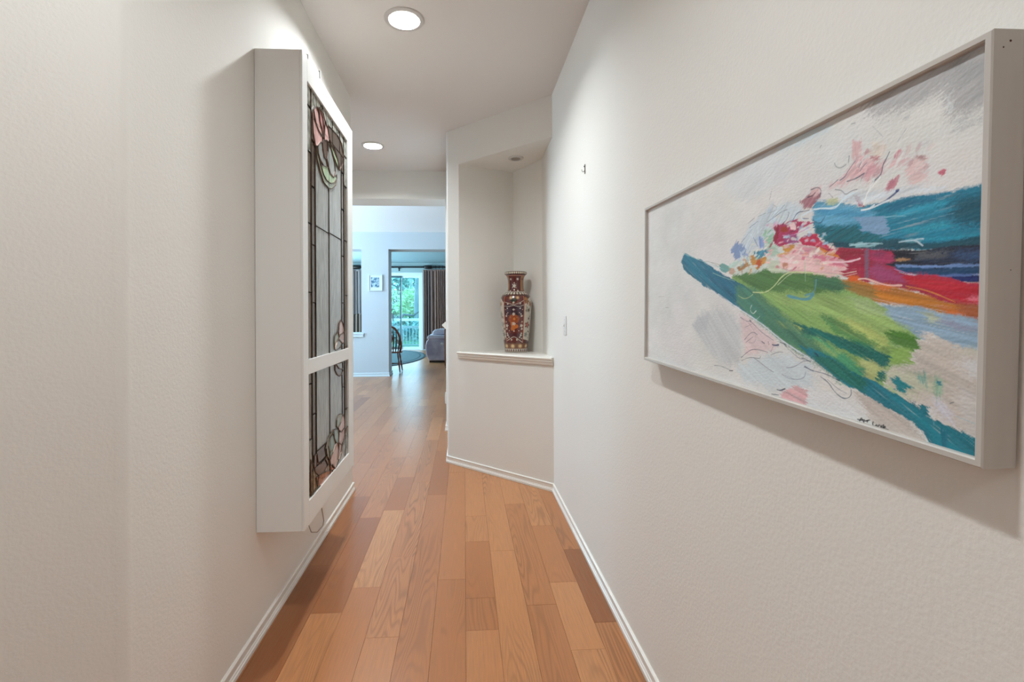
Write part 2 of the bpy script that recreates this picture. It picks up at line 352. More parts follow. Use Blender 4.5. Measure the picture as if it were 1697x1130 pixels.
GM = {'clear': glass('glass_seedy_grey', (116,119,116), (158,160,156), (160,160,14), .2),
      'bark': glass('glass_brown', (48,34,26), (80,64,52), (90,90,8), .18), 'brown': glass('glass_umber', (60,38,28), (84,60,46)),
      'outer': glass('glass_mottled_brown', (54,42,30), (98,84,66), (50,50,14), .14),
      'stone': glass('glass_mottled_grey', (84,88,76), (158,156,148), (60,60,26), .1, bump=.9),
      'pink': glass('glass_pink', (196,150,146), (214,172,166)), 'rose': glass('glass_rose', (168,112,112), (196,140,138)),
      'blush': glass('glass_blush', (180,142,134), (198,166,156)), 'green': glass('glass_green', (134,158,122), (170,190,158)),
      'sage': glass('glass_sage', (126,136,116), (150,158,140)), 'jade': glass('glass_jade', (92,116,104), (122,142,130)),
      'wine': glass('glass_dark_red', (50,28,24), (76,46,38)), 'rust': glass('glass_rust', (112,58,36), (168,96,64), (40,40,40)),
      'moss': glass('glass_moss', (78,70,50), (132,116,92), (40,40,40))}
lead = MB()
def strip(pts, x, w=.0045, h=.004, close=True):   # flat lead came following an outline in the (y, z) plane
    n = len(pts)
    for i in range(n if close else n-1):
        a, b = Vector(pts[i]), Vector(pts[(i+1)%n]); d = b-a
        if d.length < 1e-5: continue
        d.normalize(); p = Vector((-d.y, d.x))*w/2; a = a-d*w*.3; b = b+d*w*.3
        q = [a+p, a+p*.5, a-p*.5, a-p]; r = [b+p, b+p*.5, b-p*.5, b-p]; hh = [0, h, h, 0]
        lead.add([(x+hh[j], q[j].x, q[j].y) for j in range(4)]+[(x+hh[j], r[j].x, r[j].y) for j in range(4)],
                 [(0,1,5,4),(1,2,6,5),(2,3,7,6),(0,4,7,3),(0,3,2,1),(4,5,6,7)])
def pane(pts, mat, x=-.6145, th=.003, led=True, w=.0045):
    n = len(pts); v = [(x, y, z) for y, z in pts]+[(x+th, y, z) for y, z in pts]
    f = [tuple(range(n)), tuple(range(2*n-1, n-1, -1))]+[(i, (i+1)%n, n+(i+1)%n, n+i) for i in range(n)]
    if led: strip(pts, x+th-.0008, w)
    return cb(MB().add(v, f), 'glass_pane', mat)
def col_strip(y0, y1, breaks, mats):
    for i, (a, b) in enumerate(zip(breaks, breaks[1:])): pane([(y0,a),(y1,a),(y1,b),(y0,b)], GM[mats[min(i, len(mats)-1)]])
G0 = -.6115
col_strip(1.90, 1.975, [.49,.60,.729,.95,1.313,1.587,1.87,2.05,2.14], ['moss','stone','outer','outer','outer','outer','stone','stone'])
col_strip(1.975, 2.027, [.60,.821,1.273,1.507,1.743,1.93], ['bark'])
col_strip(2.448, 2.502, [.60,.86,1.10,1.283,1.519,1.754,1.94], ['bark'])
col_strip(2.502, 2.562, [.49,.60,.739,1.06,1.325,1.604,1.886,2.04,2.14], ['stone','stone','outer','outer','outer','outer','stone','stone'])
col_strip(2.027, 2.226, [.66,1.592,2.02], ['clear']); col_strip(2.226, 2.448, [.60,1.596,2.02], ['clear'])
for a, b in ((1.975, 2.13), (2.13, 2.29), (2.29, 2.42), (2.42, 2.502)):
    pane([(a, 2.02), (b, 2.02), (b, 2.14), (a, 2.14)], GM['stone']); 
pane([(1.975,1.93),(2.027,1.93),(2.027,2.02),(1.975,2.02)], GM['stone']); pane([(2.448,1.94),(2.502,1.94),(2.502,2.02),(2.448,2.02)], GM['bark'])
pane([(1.975,.49),(2.226,.49),(2.226,.60),(1.975,.60)], GM['moss']); pane([(2.226,.49),(2.502,.49),(2.502,.60),(2.226,.60)], GM['rust']); pane([(2.027,.60),(2.226,.60),(2.226,.66),(2.027,.66)], GM['wine'])
MOTIF=[
('pink',(2003,2059,2039,2087,2068,2094,2083,2075,2090,2046,2120,2022,2125,1993,2067,2001,2031,2018)),
('pink',(1985,2039,2003,2059,2010,2023,2031,2014,2067,1997,2125,1991,2120,1971,2089,1955,2058,1930,2022,1920,1995,1965)),
('rose',(2039,2086,2091,2097,2129,2076,2144,2035,2137,1991,2113,2019,2083,2043,2068,2073)),
('pink',(2084,2102,2138,2098,2164,2076,2157,2036,2144,1993,2148,2041,2129,2080)),
('pink',(2164,2076,2211,2056,2231,2025,2210,2003,2184,2001,2152,1989,2157,2036)),
('brown',(2124,1968,2144,1988,2201,2000,2205,1958,2183,1917,2150,1911,2127,1941)),
('clear',(2058,1926,2089,1953,2124,1968,2150,1911,2178,1913,2199,1884,2142,1874,2095,1884,2065,1902)),
('green',(2102,1859,2142,1874,2208,1885,2233,1870,2295,1866,2352,1893,2356,1878,2313,1846,2250,1826,2181,1822,2141,1834)),
('sage',(2036,1919,2065,1893,2102,1859,2141,1834,2181,1822,2250,1826,2313,1846,2356,1876,2332,1839,2276,1808,2214,1795,2140,1801,2087,1836,2043,1877)),
('green',(2253,2009,2298,1999,2354,1988,2403,1946,2412,1934,2353,1947,2297,1969,2258,1991)),
('clear',(2210,1998,2253,1989,2315,1945,2333,1905,2305,1869,2245,1872,2208,1901,2191,1925,2209,1959)),
('bark',(2219,2079,2299,2085,2376,2093,2446,2082,2488,2043,2476,1985,2412,1934,2354,1988,2280,2008,2227,2024,2211,2056)),
('bark',(2227,2024,2280,2003,2373,1974,2412,1934,2393,1959,2317,2016,2248,2017)),
('blush',(2427,1197,2460,1181,2480,1155,2480,1140,2451,1130,2409,1127,2385,1114,2377,1133,2386,1182)),
('blush',(2485,1140,2484,1085,2458,1078,2417,1093,2377,1108,2385,1114,2409,1125,2451,1129)),
('sage',(2377,1145,2385,1114,2345,1093,2307,1063,2300,1096,2308,1123)),
('clear',(2377,1104,2417,1091,2450,1077,2400,1061,2329,1056,2314,1061,2345,1087)),
('wine',(2313,986,2335,988,2382,963,2456,950,2461,941,2438,927,2397,924,2350,937,2312,962)),
('clear',(2335,988,2456,986,2456,954,2382,963)),
('sage',(2373,739,2409,737,2459,724,2408,694,2360,679,2333,693,2338,722)),
('blush',(2459,724,2489,689,2489,653,2420,646,2372,668,2360,679,2408,694)),
('blush',(2489,651,2483,619,2462,592,2419,583,2371,606,2371,634,2379,656,2420,645)),
('jade',(2292,687,2325,683,2372,665,2376,633,2364,608,2324,619,2291,648,2285,674)),
('jade',(2215,593,2195,638,2217,667,2270,675,2291,648,2308,620,2268,589,2225,572)),
('sage',(2175,599,2161,636,2186,675,2238,688,2285,689,2270,675,2217,667,2195,638,2211,594,2217,569)),
('blush',(2317,617,2347,613,2370,573,2346,530,2300,505,2256,537,2225,543,2215,567,2268,589)),
('blush',(2371,606,2431,580,2406,550,2364,525,2353,534,2370,573)),
('wine',(1993,652,2027,650,2044,610,2079,594,2145,596,2184,556,2144,540,2052,554,2001,584,1988,617)),
('rust',(2052,554,2144,539,2256,510,2266,492,2087,499,2034,513,2017,555)),
('moss',(1946,650,1984,618,2001,584,2052,553,2034,513,1950,507,1945,590)),
('stone',(2483,613,2598,645,2595,483,2311,493,2369,523,2418,547)),
]
ART_PATCHES=[
((311,231,345,227,381,231,421,228,448,231,480,231,482,158,466,158,451,171,445,186,436,200,422,196,398,196,360,202,336,213),(158,158,159),10,10,0.5,0.9,-20),
((449,164,466,151,482,147,472,144,456,148),(150,152,154),8,5,0.5,0.6,-20),
((410,141,426,150,423,139),(165,166,170),5,5,0.5,0.6,-30),
((386,186,399,189,395,181),(150,152,155),4,3,0.5,0.7,-20),
((449,225,472,220,479,190,457,191),(145,146,146),9,9,0.5,0.6,-20),
((445,186,450,191,454,173,449,171),(198,204,206),5,5,0.4,0.7,-60),
((95,231,186,242,271,219,241,211,156,215),(184,199,206),10,9,0.3,0.8,-25),
((-56,202,65,233,187,197,151,158,35,147),(194,200,204),12,12,0.3,0.6,-25),
((-187,-112,-138,-79,-33,-71,21,-102,27,-142,22,-177,-20,-198,-90,-178,-150,-144),(183,186,188),10,9,0.3,0.85,40),
((-190,-112,-158,-90,-111,-88,-117,-122,-165,-131),(172,175,179),8,6,0.3,0.7,40),
((2,-198,70,-166,154,-149,234,-158,235,-197,155,-214,43,-220),(190,202,208),10,9,0.3,0.85,25),
((15,-79,40,-84,104,-109,142,-132,122,-149,42,-163,26,-119),(206,184,186),7,7,0.4,0.85,30),
((417,-97,456,-97,489,-112,492,-211,457,-204,432,-189,374,-179,374,-141,405,-135),(184,176,168),8,8,0.4,1,20),
((462,-118,489,-115,490,-141,475,-140),(198,198,199),8,8,0.4,0.9,20),
((431,-178,452,-175,466,-198,447,-197),(192,193,205),8,7,0.4,0.85,50),
((465,-156,490,-152,491,-207,473,-202),(186,184,182),8,8,0.4,0.8,20),
((312,-183,365,-191,420,-221,448,-229,466,-229,491,-237,484,-238,448,-235,385,-233,345,-218,332,-203),(181,172,165),8,6,0.4,0.95,25),
((394,-227,420,-225,448,-235,467,-236,460,-240,429,-235),(196,193,196),8,6,0.4,0.8,30),
((448,-223,466,-216,492,-221,492,-238,477,-238),(195,196,198),8,5,0.4,0.9,20),
((105,-255,207,-200,284,-194,325,-207,333,-219,281,-231,230,-228),(206,208,210),10,8,0.3,0.9,25),
((228,110,275,99,324,82,360,82,395,82,426,79,453,76,485,76,486,10,463,9,428,10,343,19,276,29,258,41,229,64),(26,128,158),4,2,0.8,1,-5),
((228,110,272,100,324,81,346,73,351,62,317,63,312,59,261,66,229,75),(98,165,198),5,4,0.7,0.95,-3),
((228,99,266,93,316,78,349,69,324,68,275,77,229,90),(60,140,180),4,3,0.7,0.8,-3),
((453,61,461,66,485,68,486,27,459,35),(12,84,104),9,9,0.7,0.9,-5),
((365,79,407,77,444,72,441,68,395,67,369,68),(16,100,135),5,5,0.8,0.7,-8),
((378,63,407,68,444,65,450,59,415,58,387,57),(40,155,185),4,3,0.9,0.8,-8),
((387,42,445,40,455,37,452,34,408,34,392,36),(30,160,185),5,4,0.9,0.8,-5),
((420,25,445,23,475,22,486,23,486,20,454,20,427,22),(30,165,195),3,2,0.9,0.95,-4),
((229,69,317,55,327,46,361,37,370,31,347,22,267,33,242,48),(8,105,118),6,3,0.9,1,-20),
((258,41,290,35,347,28,379,30,427,18,486,18,486,5,428,10,343,19,276,28),(8,72,88),3,2,0.7,0.95,-3),
((308,69,324,69,351,65,361,62,365,51,371,42,366,38,349,40,332,47,320,49,325,56),(122,156,190),4,1,0.4,1,5),
((304,31,325,32,340,27,359,27,350,23,318,25),(150,195,205),3,1,0.8,0.8,-4),
((386,26,406,27,422,23,416,21,396,23),(110,175,190),3,1,0.8,0.8,-4),
((338,20,408,12,446,10,486,7,487,-36,472,-32,437,-23,380,-12,343,2),(14,16,34),3,1,0.6,1,2),
((409,4,446,8,486,4,487,-13,456,-12,421,-9,405,-3),(28,44,78),5,4,0.8,0.9,-4),
((456,3,486,2,487,-8,469,-7),(52,82,125),6,6,0.8,0.8,-6),
((380,-7,413,-11,446,-14,487,-14,487,-24,446,-24,409,-21,382,-14),(14,66,108),4,2,0.8,1,2),
((380,-5,417,-8,446,-11,487,-12,487,-14,455,-15,421,-11,384,-9),(108,140,192),2,1,0.8,0.9,-1),
((413,-20,446,-22,487,-23,487,-26,446,-25),(78,104,160),2,1,0.8,0.9,0),
((453,-25,487,-26,487,-35,473,-32),(14,36,110),3,1,0.6,1,3),
((478,-24,487,-23,487,-26,479,-26),(190,190,210),1,1,0.5,0.9,0),
((379,2,392,3,403,1,401,-1,386,-1),(170,130,90),2,1,0.5,0.9,-8),
((407,4,420,7,446,6,454,2,439,-2,416,0),(90,92,92),6,4,0.9,0.6,-5),
((276,29,338,20,343,18,377,11,378,-1,362,-3,380,-10,401,-19,439,-23,473,-33,487,-36,488,-63,464,-59,429,-48,393,-36,326,-24,286,-13,271,8),(168,22,62),4,1,0.6,1,4),
((339,18,375,13,379,1,362,-2,348,2,338,7),(170,52,98),4,3,0.5,0.9,10),
((350,16,368,14,364,6,350,10),(126,46,86),5,4,0.5,0.8,10),
((279,27,330,20,331,11,305,12,288,9),(150,22,50),5,3,0.6,0.9,4),
((343,0,380,-12,397,-21,389,-32,356,-27,339,-16),(150,66,112),6,5,0.6,0.8,10),
((397,-20,437,-23,473,-34,487,-36,488,-58,464,-56,429,-41,397,-29),(196,18,44),5,4,0.8,0.9,6),
((474,-50,481,-50,485,-55,478,-56),(225,120,140),4,3,0.5,0.8,0),
((331,21,338,20,339,-25,332,-22),(112,88,112),2,2,0.5,0.9,90),
((283,-23,303,-20,326,-23,353,-32,393,-37,429,-47,462,-57,488,-65,488,-85,465,-76,444,-69,410,-59,368,-56,324,-50,298,-40),(196,122,30),5,2,0.9,1,10),
((349,-29,376,-32,376,-39,349,-37),(226,120,30),4,2,0.6,0.9,8),
((302,-16,324,-17,326,-26,305,-26),(215,100,25),4,2,0.5,0.9,8),
((283,-24,326,-30,354,-39,344,-53,308,-42),(140,116,50),6,4,0.9,0.8,15),
((464,-56,488,-63,488,-85,473,-76,461,-68),(160,84,48),7,5,0.9,0.9,8),
((444,-58,464,-63,474,-75,458,-74,440,-64),(208,108,34),6,4,0.9,0.9,8),
((331,-59,362,-56,404,-60,416,-62,456,-71,489,-81,489,-112,464,-107,456,-101,429,-94,405,-101,372,-88,339,-75),(136,164,186),8,3,0.9,1,10),
((417,-66,441,-72,441,-82,425,-78),(178,186,152),6,4,0.8,0.8,10),
((437,-79,456,-75,474,-81,489,-86,489,-89,463,-87),(138,140,165),6,4,0.8,0.8,10),
((460,-109,489,-107,489,-115,474,-113),(172,178,158),7,6,0.8,0.8,10),
((-14,4,3,11,99,16,191,5,271,-16,295,-35,338,-49,369,-65,362,-72,417,-100,405,-125,378,-141,374,-151,364,-174,298,-181,239,-150,157,-126,101,-97,55,-66,-5,-32),(128,164,92),5,2,0.8,1,24),
((-10,1,8,10,69,16,154,4,225,-9,285,-16,295,-36,236,-43,128,-40,70,-31,30,-13),(80,122,64),5,4,0.7,1,15),
((225,-13,276,-16,308,-35,286,-41,236,-29),(60,112,80),5,4,0.8,0.9,10),
((100,-36,192,-38,276,-43,338,-56,376,-78,411,-98,384,-100,322,-94,226,-72,142,-56),(148,178,104),7,6,0.9,0.9,18),
((295,-45,342,-52,369,-69,365,-78,322,-66),(160,180,130),6,5,0.9,0.7,18),
((372,-90,400,-94,418,-103,414,-117,392,-116,368,-103),(78,130,46),6,3,0.9,1,14),
((380,-115,409,-116,410,-134,392,-141,376,-139),(132,168,84),6,3,0.9,1,10),
((273,-80,303,-80,337,-88,373,-104,373,-116,353,-115,310,-105,280,-94),(168,182,104),6,4,0.9,0.9,22),
((101,-95,156,-88,227,-107,297,-134,340,-156,364,-171,298,-181,239,-148,169,-123),(66,156,112),6,4,0.9,0.95,28),
((30,-52,101,-61,156,-86,216,-111,205,-132,143,-117,87,-93),(56,118,100),7,6,0.8,0.8,30),
((156,-88,227,-98,278,-107,343,-116,374,-129,369,-163,348,-169,356,-144,323,-135,278,-123,216,-109),(0,108,98),5,2,0.9,1,22),
((242,-71,296,-88,339,-103,359,-114,339,-116,278,-103),(60,130,70),6,4,0.9,0.8,22),
((129,-87,162,-90,210,-102,199,-109,143,-99),(182,196,96),5,1,0.7,1,22),
((187,-111,248,-121,288,-135,279,-140,227,-126),(150,182,110),5,3,0.7,0.8,26),
((318,-139,343,-137,371,-146,364,-149,352,-167,333,-162,333,-151),(172,182,120),6,2,0.7,1,20),
((341,-167,374,-169,406,-183,393,-181,360,-175),(150,176,120),6,4,0.8,0.9,20),
((321,-151,336,-148,336,-162,328,-158),(30,130,110),6,4,0.8,0.7,20),
((370,-146,446,-143,446,-159,427,-171,406,-177,374,-164),(176,182,158),8,7,0.7,0.8,15),
((380,-157,388,-155,404,-163,412,-162,397,-172,384,-172),(20,130,140),6,2,0.8,1,20),
((414,-149,427,-143,430,-159,423,-161),(80,155,150),7,4,0.8,0.7,80),
((439,-148,447,-144,448,-167,441,-172),(130,170,145),6,4,0.8,0.9,85),
((441,-152,447,-151,446,-157,441,-157),(18,120,140),3,1,0.6,0.9,0),
((-241,72,-137,42,-33,0,55,-30,101,-74,101,-97,87,-95,-13,-58,-136,-16,-243,29,-257,49),(30,112,138),4,1,0.9,1,28),
((-137,28,-33,0,38,-32,55,-56,-14,-41,-103,-7),(28,98,128),5,4,0.9,0.7,28),
((4,-19,70,-31,129,-65,205,-100,249,-128,298,-163,289,-176,228,-151,157,-129,87,-98,5,-62),(70,122,96),7,7,0.9,0.9,30),
((194,-129,249,-136,297,-152,344,-166,371,-173,413,-185,419,-187,432,-184,432,-196,458,-203,492,-213,492,-222,472,-222,450,-226,426,-218,397,-205,341,-191,289,-176,244,-155),(18,124,142),5,1,0.9,1,28),
((228,-138,288,-146,340,-170,333,-185,289,-173,244,-155),(24,108,90),5,4,0.9,0.9,28),
((403,-204,426,-215,453,-222,454,-230,447,-230,423,-216),(20,120,140),8,1,0.8,1,50),
((447,-209,457,-207,454,-227,450,-228),(18,118,140),3,1,0.6,1,85),
((19,65,36,90,57,102,115,125,169,120,207,105,189,87,170,81,93,65,58,45,24,34),(184,198,208),7,6,0.6,0.8,-50),
((-18,56,1,71,33,58,39,40,2,32),(124,144,182),5,2,0.5,1,-50),
((-67,26,-52,31,-22,20,-18,16,-39,7,-57,12),(108,160,158),3,1,0.4,1,0),
((-27,27,15,32,29,41,2,15,-17,16),(165,195,185),4,2,0.5,0.8,-40),
((24,34,58,43,105,48,144,54,165,39,138,19,102,8,59,1,2,2,-21,8),(196,202,196),6,3,0.6,0.9,-20),
((-24,17,-7,17,2,8,-12,3,-26,6),(190,160,140),2,1,0.4,1,0),
((2,17,42,26,55,19,16,10),(162,118,72),4,1,0.6,1,-15),
((48,37,64,37,75,29,102,32,107,24,102,19,87,16,77,7,59,18),(194,138,62),3,1,0.5,1,0),
((73,27,89,26,91,15,79,10,71,17),(192,88,28),3,1,0.5,1,0),
((62,43,86,45,113,46,109,38,87,28,75,29),(62,136,164),4,1,0.8,1,-40),
((78,72,97,67,98,48,82,50),(122,148,198),4,2,0.8,0.9,80),
((97,84,123,80,130,61,113,49,97,63),(146,186,164),5,3,0.5,1,0),
((98,53,131,49,145,30,117,33),(158,190,170),5,3,0.6,0.8,10),
((102,22,145,21,191,2,172,-5,117,0),(196,204,184),5,3,0.8,0.9,5),
((146,46,171,46,188,46,184,33,158,34),(206,146,56),3,1,0.7,1,0),
((138,33,158,35,165,28,145,25),(206,160,96),3,1,0.7,1,0),
((123,89,144,87,170,90,207,81,230,76,195,69,187,58,196,46,184,49,155,48,138,47,123,57,132,74),(178,44,92),3,1,0.6,1,-20),
((101,92,130,92,144,86,130,79),(205,160,185),4,2,0.6,0.8,-10),
((154,66,186,62,196,48,171,48,154,53),(152,76,130),4,2,0.6,0.9,-20),
((124,85,140,86,139,64,132,55,123,59,131,74),(150,10,50),3,1,0.5,0.9,80),
((145,81,164,79,165,70,147,71),(166,52,24),1,1,0.3,1,0),
((167,86,186,84,188,69,172,73),(216,184,186),2,1,0.4,1,0),
((194,52,216,59,236,57,242,46,255,38,273,29,286,18,263,22,237,33,202,42),(190,34,76),3,1,0.6,1,20),
((145,23,158,31,190,45,234,33,256,19,288,9,298,2,298,-7,277,-15,235,-10,191,-4,145,5),(216,178,178),5,2,0.9,1,10),
((187,36,231,34,237,23,196,25),(204,130,150),4,3,0.9,0.8,5),
((234,27,263,17,296,3,296,-5,264,3,237,11),(208,98,128),5,3,0.9,0.8,12),
((237,34,247,33,273,22,285,17,284,13,261,19,253,23),(216,122,38),3,1,0.5,1,15),
((149,14,165,14,165,6,152,5),(180,120,90),4,2,0.5,0.9,0),
((303,-15,317,-17,323,-23,312,-26,303,-22),(218,96,26),3,1,0.5,1,15),
((194,117,206,118,221,127,235,131,244,119,240,112,221,102,204,104),(156,92,104),4,2,0.7,0.9,-40),
((218,133,245,131,246,123,232,116,218,123),(206,176,178),4,3,0.6,0.8,-30),
((304,181,321,181,324,152,307,157),(198,160,164),4,2,0.7,0.9,85),
((317,156,357,140,348,135,338,125,313,123,280,123,257,126,286,132,299,144),(202,164,168),7,4,0.7,0.9,-30),
((338,152,352,149,355,142,343,142),(176,118,124),3,2,0.5,0.9,0),
((327,163,342,159,342,153,330,157),(196,164,164),3,2,0.5,0.8,0),
((341,169,359,162,361,145,344,152),(208,194,180),5,4,0.5,0.8,0),
((338,136,366,136,362,123,338,117,323,119),(190,140,150),6,4,0.7,0.8,-40),
((376,140,383,147,390,142,381,134),(188,130,140),3,1,0.6,1,-50),
((370,138,392,132,390,123,371,125),(208,178,180),5,4,0.6,0.9,-20),
((361,95,370,109,380,111,385,108,376,94),(192,126,140),4,2,0.6,1,-60),
((394,128,410,128,423,123,422,96,401,100,394,115),(206,178,178),7,5,0.6,0.9,-20),
((406,130,416,129,423,124,416,122),(158,112,112),3,2,0.6,0.8,0),
((436,103,444,106,446,99,440,97),(202,108,128),2,1,0.6,1,-40),
((309,103,318,99,330,81,319,84),(152,62,84),2,1,0.5,1,50),
((252,107,277,105,281,97,257,97),(178,184,142),4,2,0.6,0.9,-10),
((274,113,395,93,444,85,444,78,395,84,324,87,289,96),(196,206,214),7,5,0.8,0.75,-8),
((152,-219,195,-199,218,-202,221,-230,190,-232,159,-229),(208,160,164),6,2,0.9,0.9,10),
]
ART_LINES=[
((369,148,364,140,359,134,357,122,350,117,343,114),(66,78,98),2.2),
((311,152,297,140,293,134,283,131),(70,80,98),1.6),
((279,133,270,129,262,126),(70,80,90),1.6),
((332,144,325,140,320,135),(80,86,100),1.2),
((323,148,318,141),(80,86,100),1.1),
((297,126,313,126,328,130),(60,66,86),1.8),
((328,130,322,121),(110,110,125),1),
((300,163,299,153),(120,124,132),1.4),
((271,161,275,153,285,149,294,152),(140,145,148),2),
((240,194,243,197),(90,95,100),1.6),
((303,209,310,208),(110,115,120),1.5),
((341,192,358,172),(170,172,175),1),
((393,170,381,158),(165,168,172),1),
((221,131,238,132,245,124,241,115),(78,74,90),1.6),
((213,120,225,120,231,124),(60,50,70),1.6),
((274,119,287,115,294,106,305,110,316,110),(96,104,116),1.4),
((260,117,269,108),(130,130,140),1),
((338,79,360,81,373,87,382,92),(26,62,120),2.2),
((381,93,383,93),(26,50,120),3.6),
((177,87,189,100,207,98,218,98),(40,50,90),1.6),
((106,96,126,102,150,109,163,109),(90,104,120),1.3),
((224,81,243,70,253,81),(20,70,110),1.5),
((201,87,216,84),(40,70,110),1.4),
((172,68,186,68,188,74,183,83),(70,30,70),1.5),
((149,85,164,93,167,104),(70,74,96),1.3),
((255,53,263,57,275,57),(10,60,100),1.4),
((256,22,266,28,273,39),(60,30,70),1.3),
((49,94,77,103),(100,108,128),1.2),
((44,104,65,111),(110,118,128),1.1),
((77,112,100,114),(110,128,118),1.1),
((15,65,41,80,57,90),(120,132,154),1.1),
((111,135,119,156),(150,152,154),1),
((106,113,129,113,136,118,122,126),(140,150,150),1),
((122,103,133,108,156,119),(130,140,145),1),
((93,65,123,80),(190,198,214),1.6),
((62,74,78,53),(110,130,170),1.6),
((84,71,86,52),(90,110,180),2),
((238,95,262,106,232,112),(150,170,190),1.1),
((139,-24,175,-3,209,-4,262,-12),(190,198,160),1.5),
((-100,37,-67,29,-22,16),(140,140,120),1),
((-67,29,-36,7,-17,17),(120,110,100),0.8),
((204,84,195,92,235,98,277,90,291,103,310,106),(204,222,232),2),
((328,87,334,101,345,116),(216,220,222),2),
((324,78,336,77,346,81),(216,226,232),2.4),
((151,65,177,61,219,69),(206,150,190),1.4),
((248,9,298,5,323,8),(226,196,196),2.2),
((238,-9,277,-14,317,-10),(220,200,180),1.2),
((210,17,211,-7),(214,214,200),1.6),
((321,-22,334,-21,348,-27),(222,206,200),2),
((228,98,257,93,275,89,286,99,300,102),(206,222,232),1.8),
((328,85,332,96,336,103,355,117),(222,224,222),2.2),
((324,78,341,77,358,81,369,83),(214,224,230),2.2),
((363,61,378,60,395,57),(120,185,205),1.2),
((256,10,299,4,323,8),(226,190,200),2.4),
((324,-21,339,-22,353,-28,372,-33,391,-33),(232,190,180),2.4),
((283,-18,318,-13),(214,170,160),1.2),
((304,29,338,29,361,25),(170,205,215),1.4),
((386,24,408,25,419,16),(180,200,212),1.8),
((404,24,417,25,420,24),(180,200,212),1.6),
((397,-34,429,-41,461,-55),(226,150,60),1.2),
((380,-11,409,-21),(190,140,190),1),
((12,-42,30,-49,49,-47,63,-40),(176,186,130),1.4),
((63,-36,103,-38,128,-27,151,-8,173,-2,208,-5,229,-7),(196,206,150),2.2),
((59,-62,53,-72,64,-80,74,-73),(200,212,205),1.8),
((87,-83,73,-92,64,-86),(170,196,190),1),
((209,15,211,-20),(150,180,150),1),
((-94,12,-52,0,-2,-11),(150,190,170),1.2),
((167,-44,188,-49,219,-52,230,-42),(78,146,170),5),
((212,-44,234,-39,236,-19),(86,146,160),3),
((-140,42,-107,39,-70,25),(120,124,110),0.8),
((-244,71,-140,42,-46,17),(150,190,190),1.2),
((-69,-37,-1,-64,96,-98,153,-126,232,-152),(206,216,226),2),
((-126,-16,-45,-46,-1,-67),(150,160,178),1),
((20,-87,45,-96,56,-93,87,-112,129,-127),(90,92,110),1.3),
((36,-108,62,-99),(110,104,116),1),
((54,-92,58,-95),(40,40,80),2.6),
((36,-133,55,-118,69,-115,79,-120),(96,94,104),1.3),
((41,-138,65,-125),(110,104,112),1),
((94,-132,102,-135),(60,60,80),2),
((113,-130,116,-136),(80,80,100),1.4),
((126,-135,134,-136,143,-134),(34,50,100),3.4),
((148,-129,159,-130,165,-135),(50,60,90),1.8),
((122,-149,129,-137),(90,90,110),1),
((25,-171,47,-157,65,-149,97,-149,113,-151),(80,78,98),1.3),
((122,-155,142,-147,156,-146),(110,110,120),1),
((27,-177,47,-169,66,-166,88,-166,90,-162),(96,96,106),1.2),
((68,-166,97,-176,114,-182,131,-186),(90,90,104),1.1),
((176,-141,194,-151,211,-154),(110,120,140),1),
((154,-186,173,-192,195,-190,212,-184,215,-173),(136,144,160),1),
((166,-173,187,-169,211,-154,227,-154),(110,116,136),1.1),
((211,-165,233,-169),(80,90,120),1.6),
((-84,-202,-54,-199,-9,-204),(96,98,100),1.2),
((-20,-205,-6,-203),(60,62,70),2),
((141,-217,151,-217,163,-211),(30,44,80),2.6),
((-404,-40,-365,-40),(150,148,142),1),
((-355,-72,-331,-72),(120,116,112),1),
((50,-98,78,-121,70,-138,51,-137),(140,120,130),0.8),
((125,-228,146,-226),(70,74,90),1.6),
((164,-187,189,-191,212,-184,215,-175),(140,150,165),0.9),
((205,-151,216,-152,226,-155),(50,60,90),1.3),
((213,-164,228,-169,242,-169,262,-170,288,-176),(70,80,110),1.3),
((249,-176,266,-182,279,-195,294,-202,306,-200,312,-193,311,-186),(60,90,110),1.6),
((264,-178,285,-189,303,-193),(130,130,140),1),
((236,-139,243,-143),(20,50,90),2.2),
((283,-175,288,-176),(40,60,80),2),
((458,-175,462,-173),(80,84,96),1.4),
((434,-196,438,-201,439,-206),(90,150,165),1.2),
((491,-193,466,-189),(150,180,190),0.8),
((324,-227,329,-227,336,-225),(20,16,18),1.7),
((327,-230,329,-226,331,-223,333,-226,335,-229),(20,16,18),1.7),
((335,-228,336,-226,339,-226,340,-225,342,-225),(20,16,18),1.5),
((338,-226,342,-224,345,-223),(20,16,18),1.5),
((342,-224,341,-227),(20,16,18),1.5),
((351,-224,350,-227,351,-230,355,-229),(20,16,18),1.7),
((356,-227,355,-229,357,-230,358,-228,357,-227),(20,16,18),1.5),
((359,-230,360,-226,362,-226),(20,16,18),1.5),
((363,-229,364,-226,365,-226,365,-229),(20,16,18),1.5),
((367,-229,367,-226),(20,16,18),1.5),
((367,-225,368,-224),(20,16,18),1.7),
((369,-227,371,-227,370,-225,368,-227,369,-229,372,-229,375,-229),(20,16,18),1.6),
]
order = {'stone':0,'moss':0,'rust':1,'wine':1,'bark':1,'clear':2,'sage':3,'green':4,'brown':4,'jade':4}
for i, (kind, p) in enumerate(MOTIF):
    pts = [(min(2.56, max(1.9, p[j]/1000)), min(2.138, max(.494, p[j+1]/1000))) for j in range(0, len(p), 2)]
    pane(pts, GM[kind], x=-.6125+.00025*order.get(kind, 5)/1.0, th=.0026, w=.004)
lead_o = cb(lead, 'lead_came', M_lead)
cb(MB().tube([(-.70,2.19,.415),(-.70,2.19,.30),(-.70,2.24,.235),(-.70,2.33,.195),(-.70,2.42,.187),(-.70,2.435,.205),(-.70,2.41,.26),(-.70,2.38,.33),(-.70,2.37,.415)], .0022, 6), 'power_cord', pm('cord_grey', (150,138,124), .5), smooth=True)
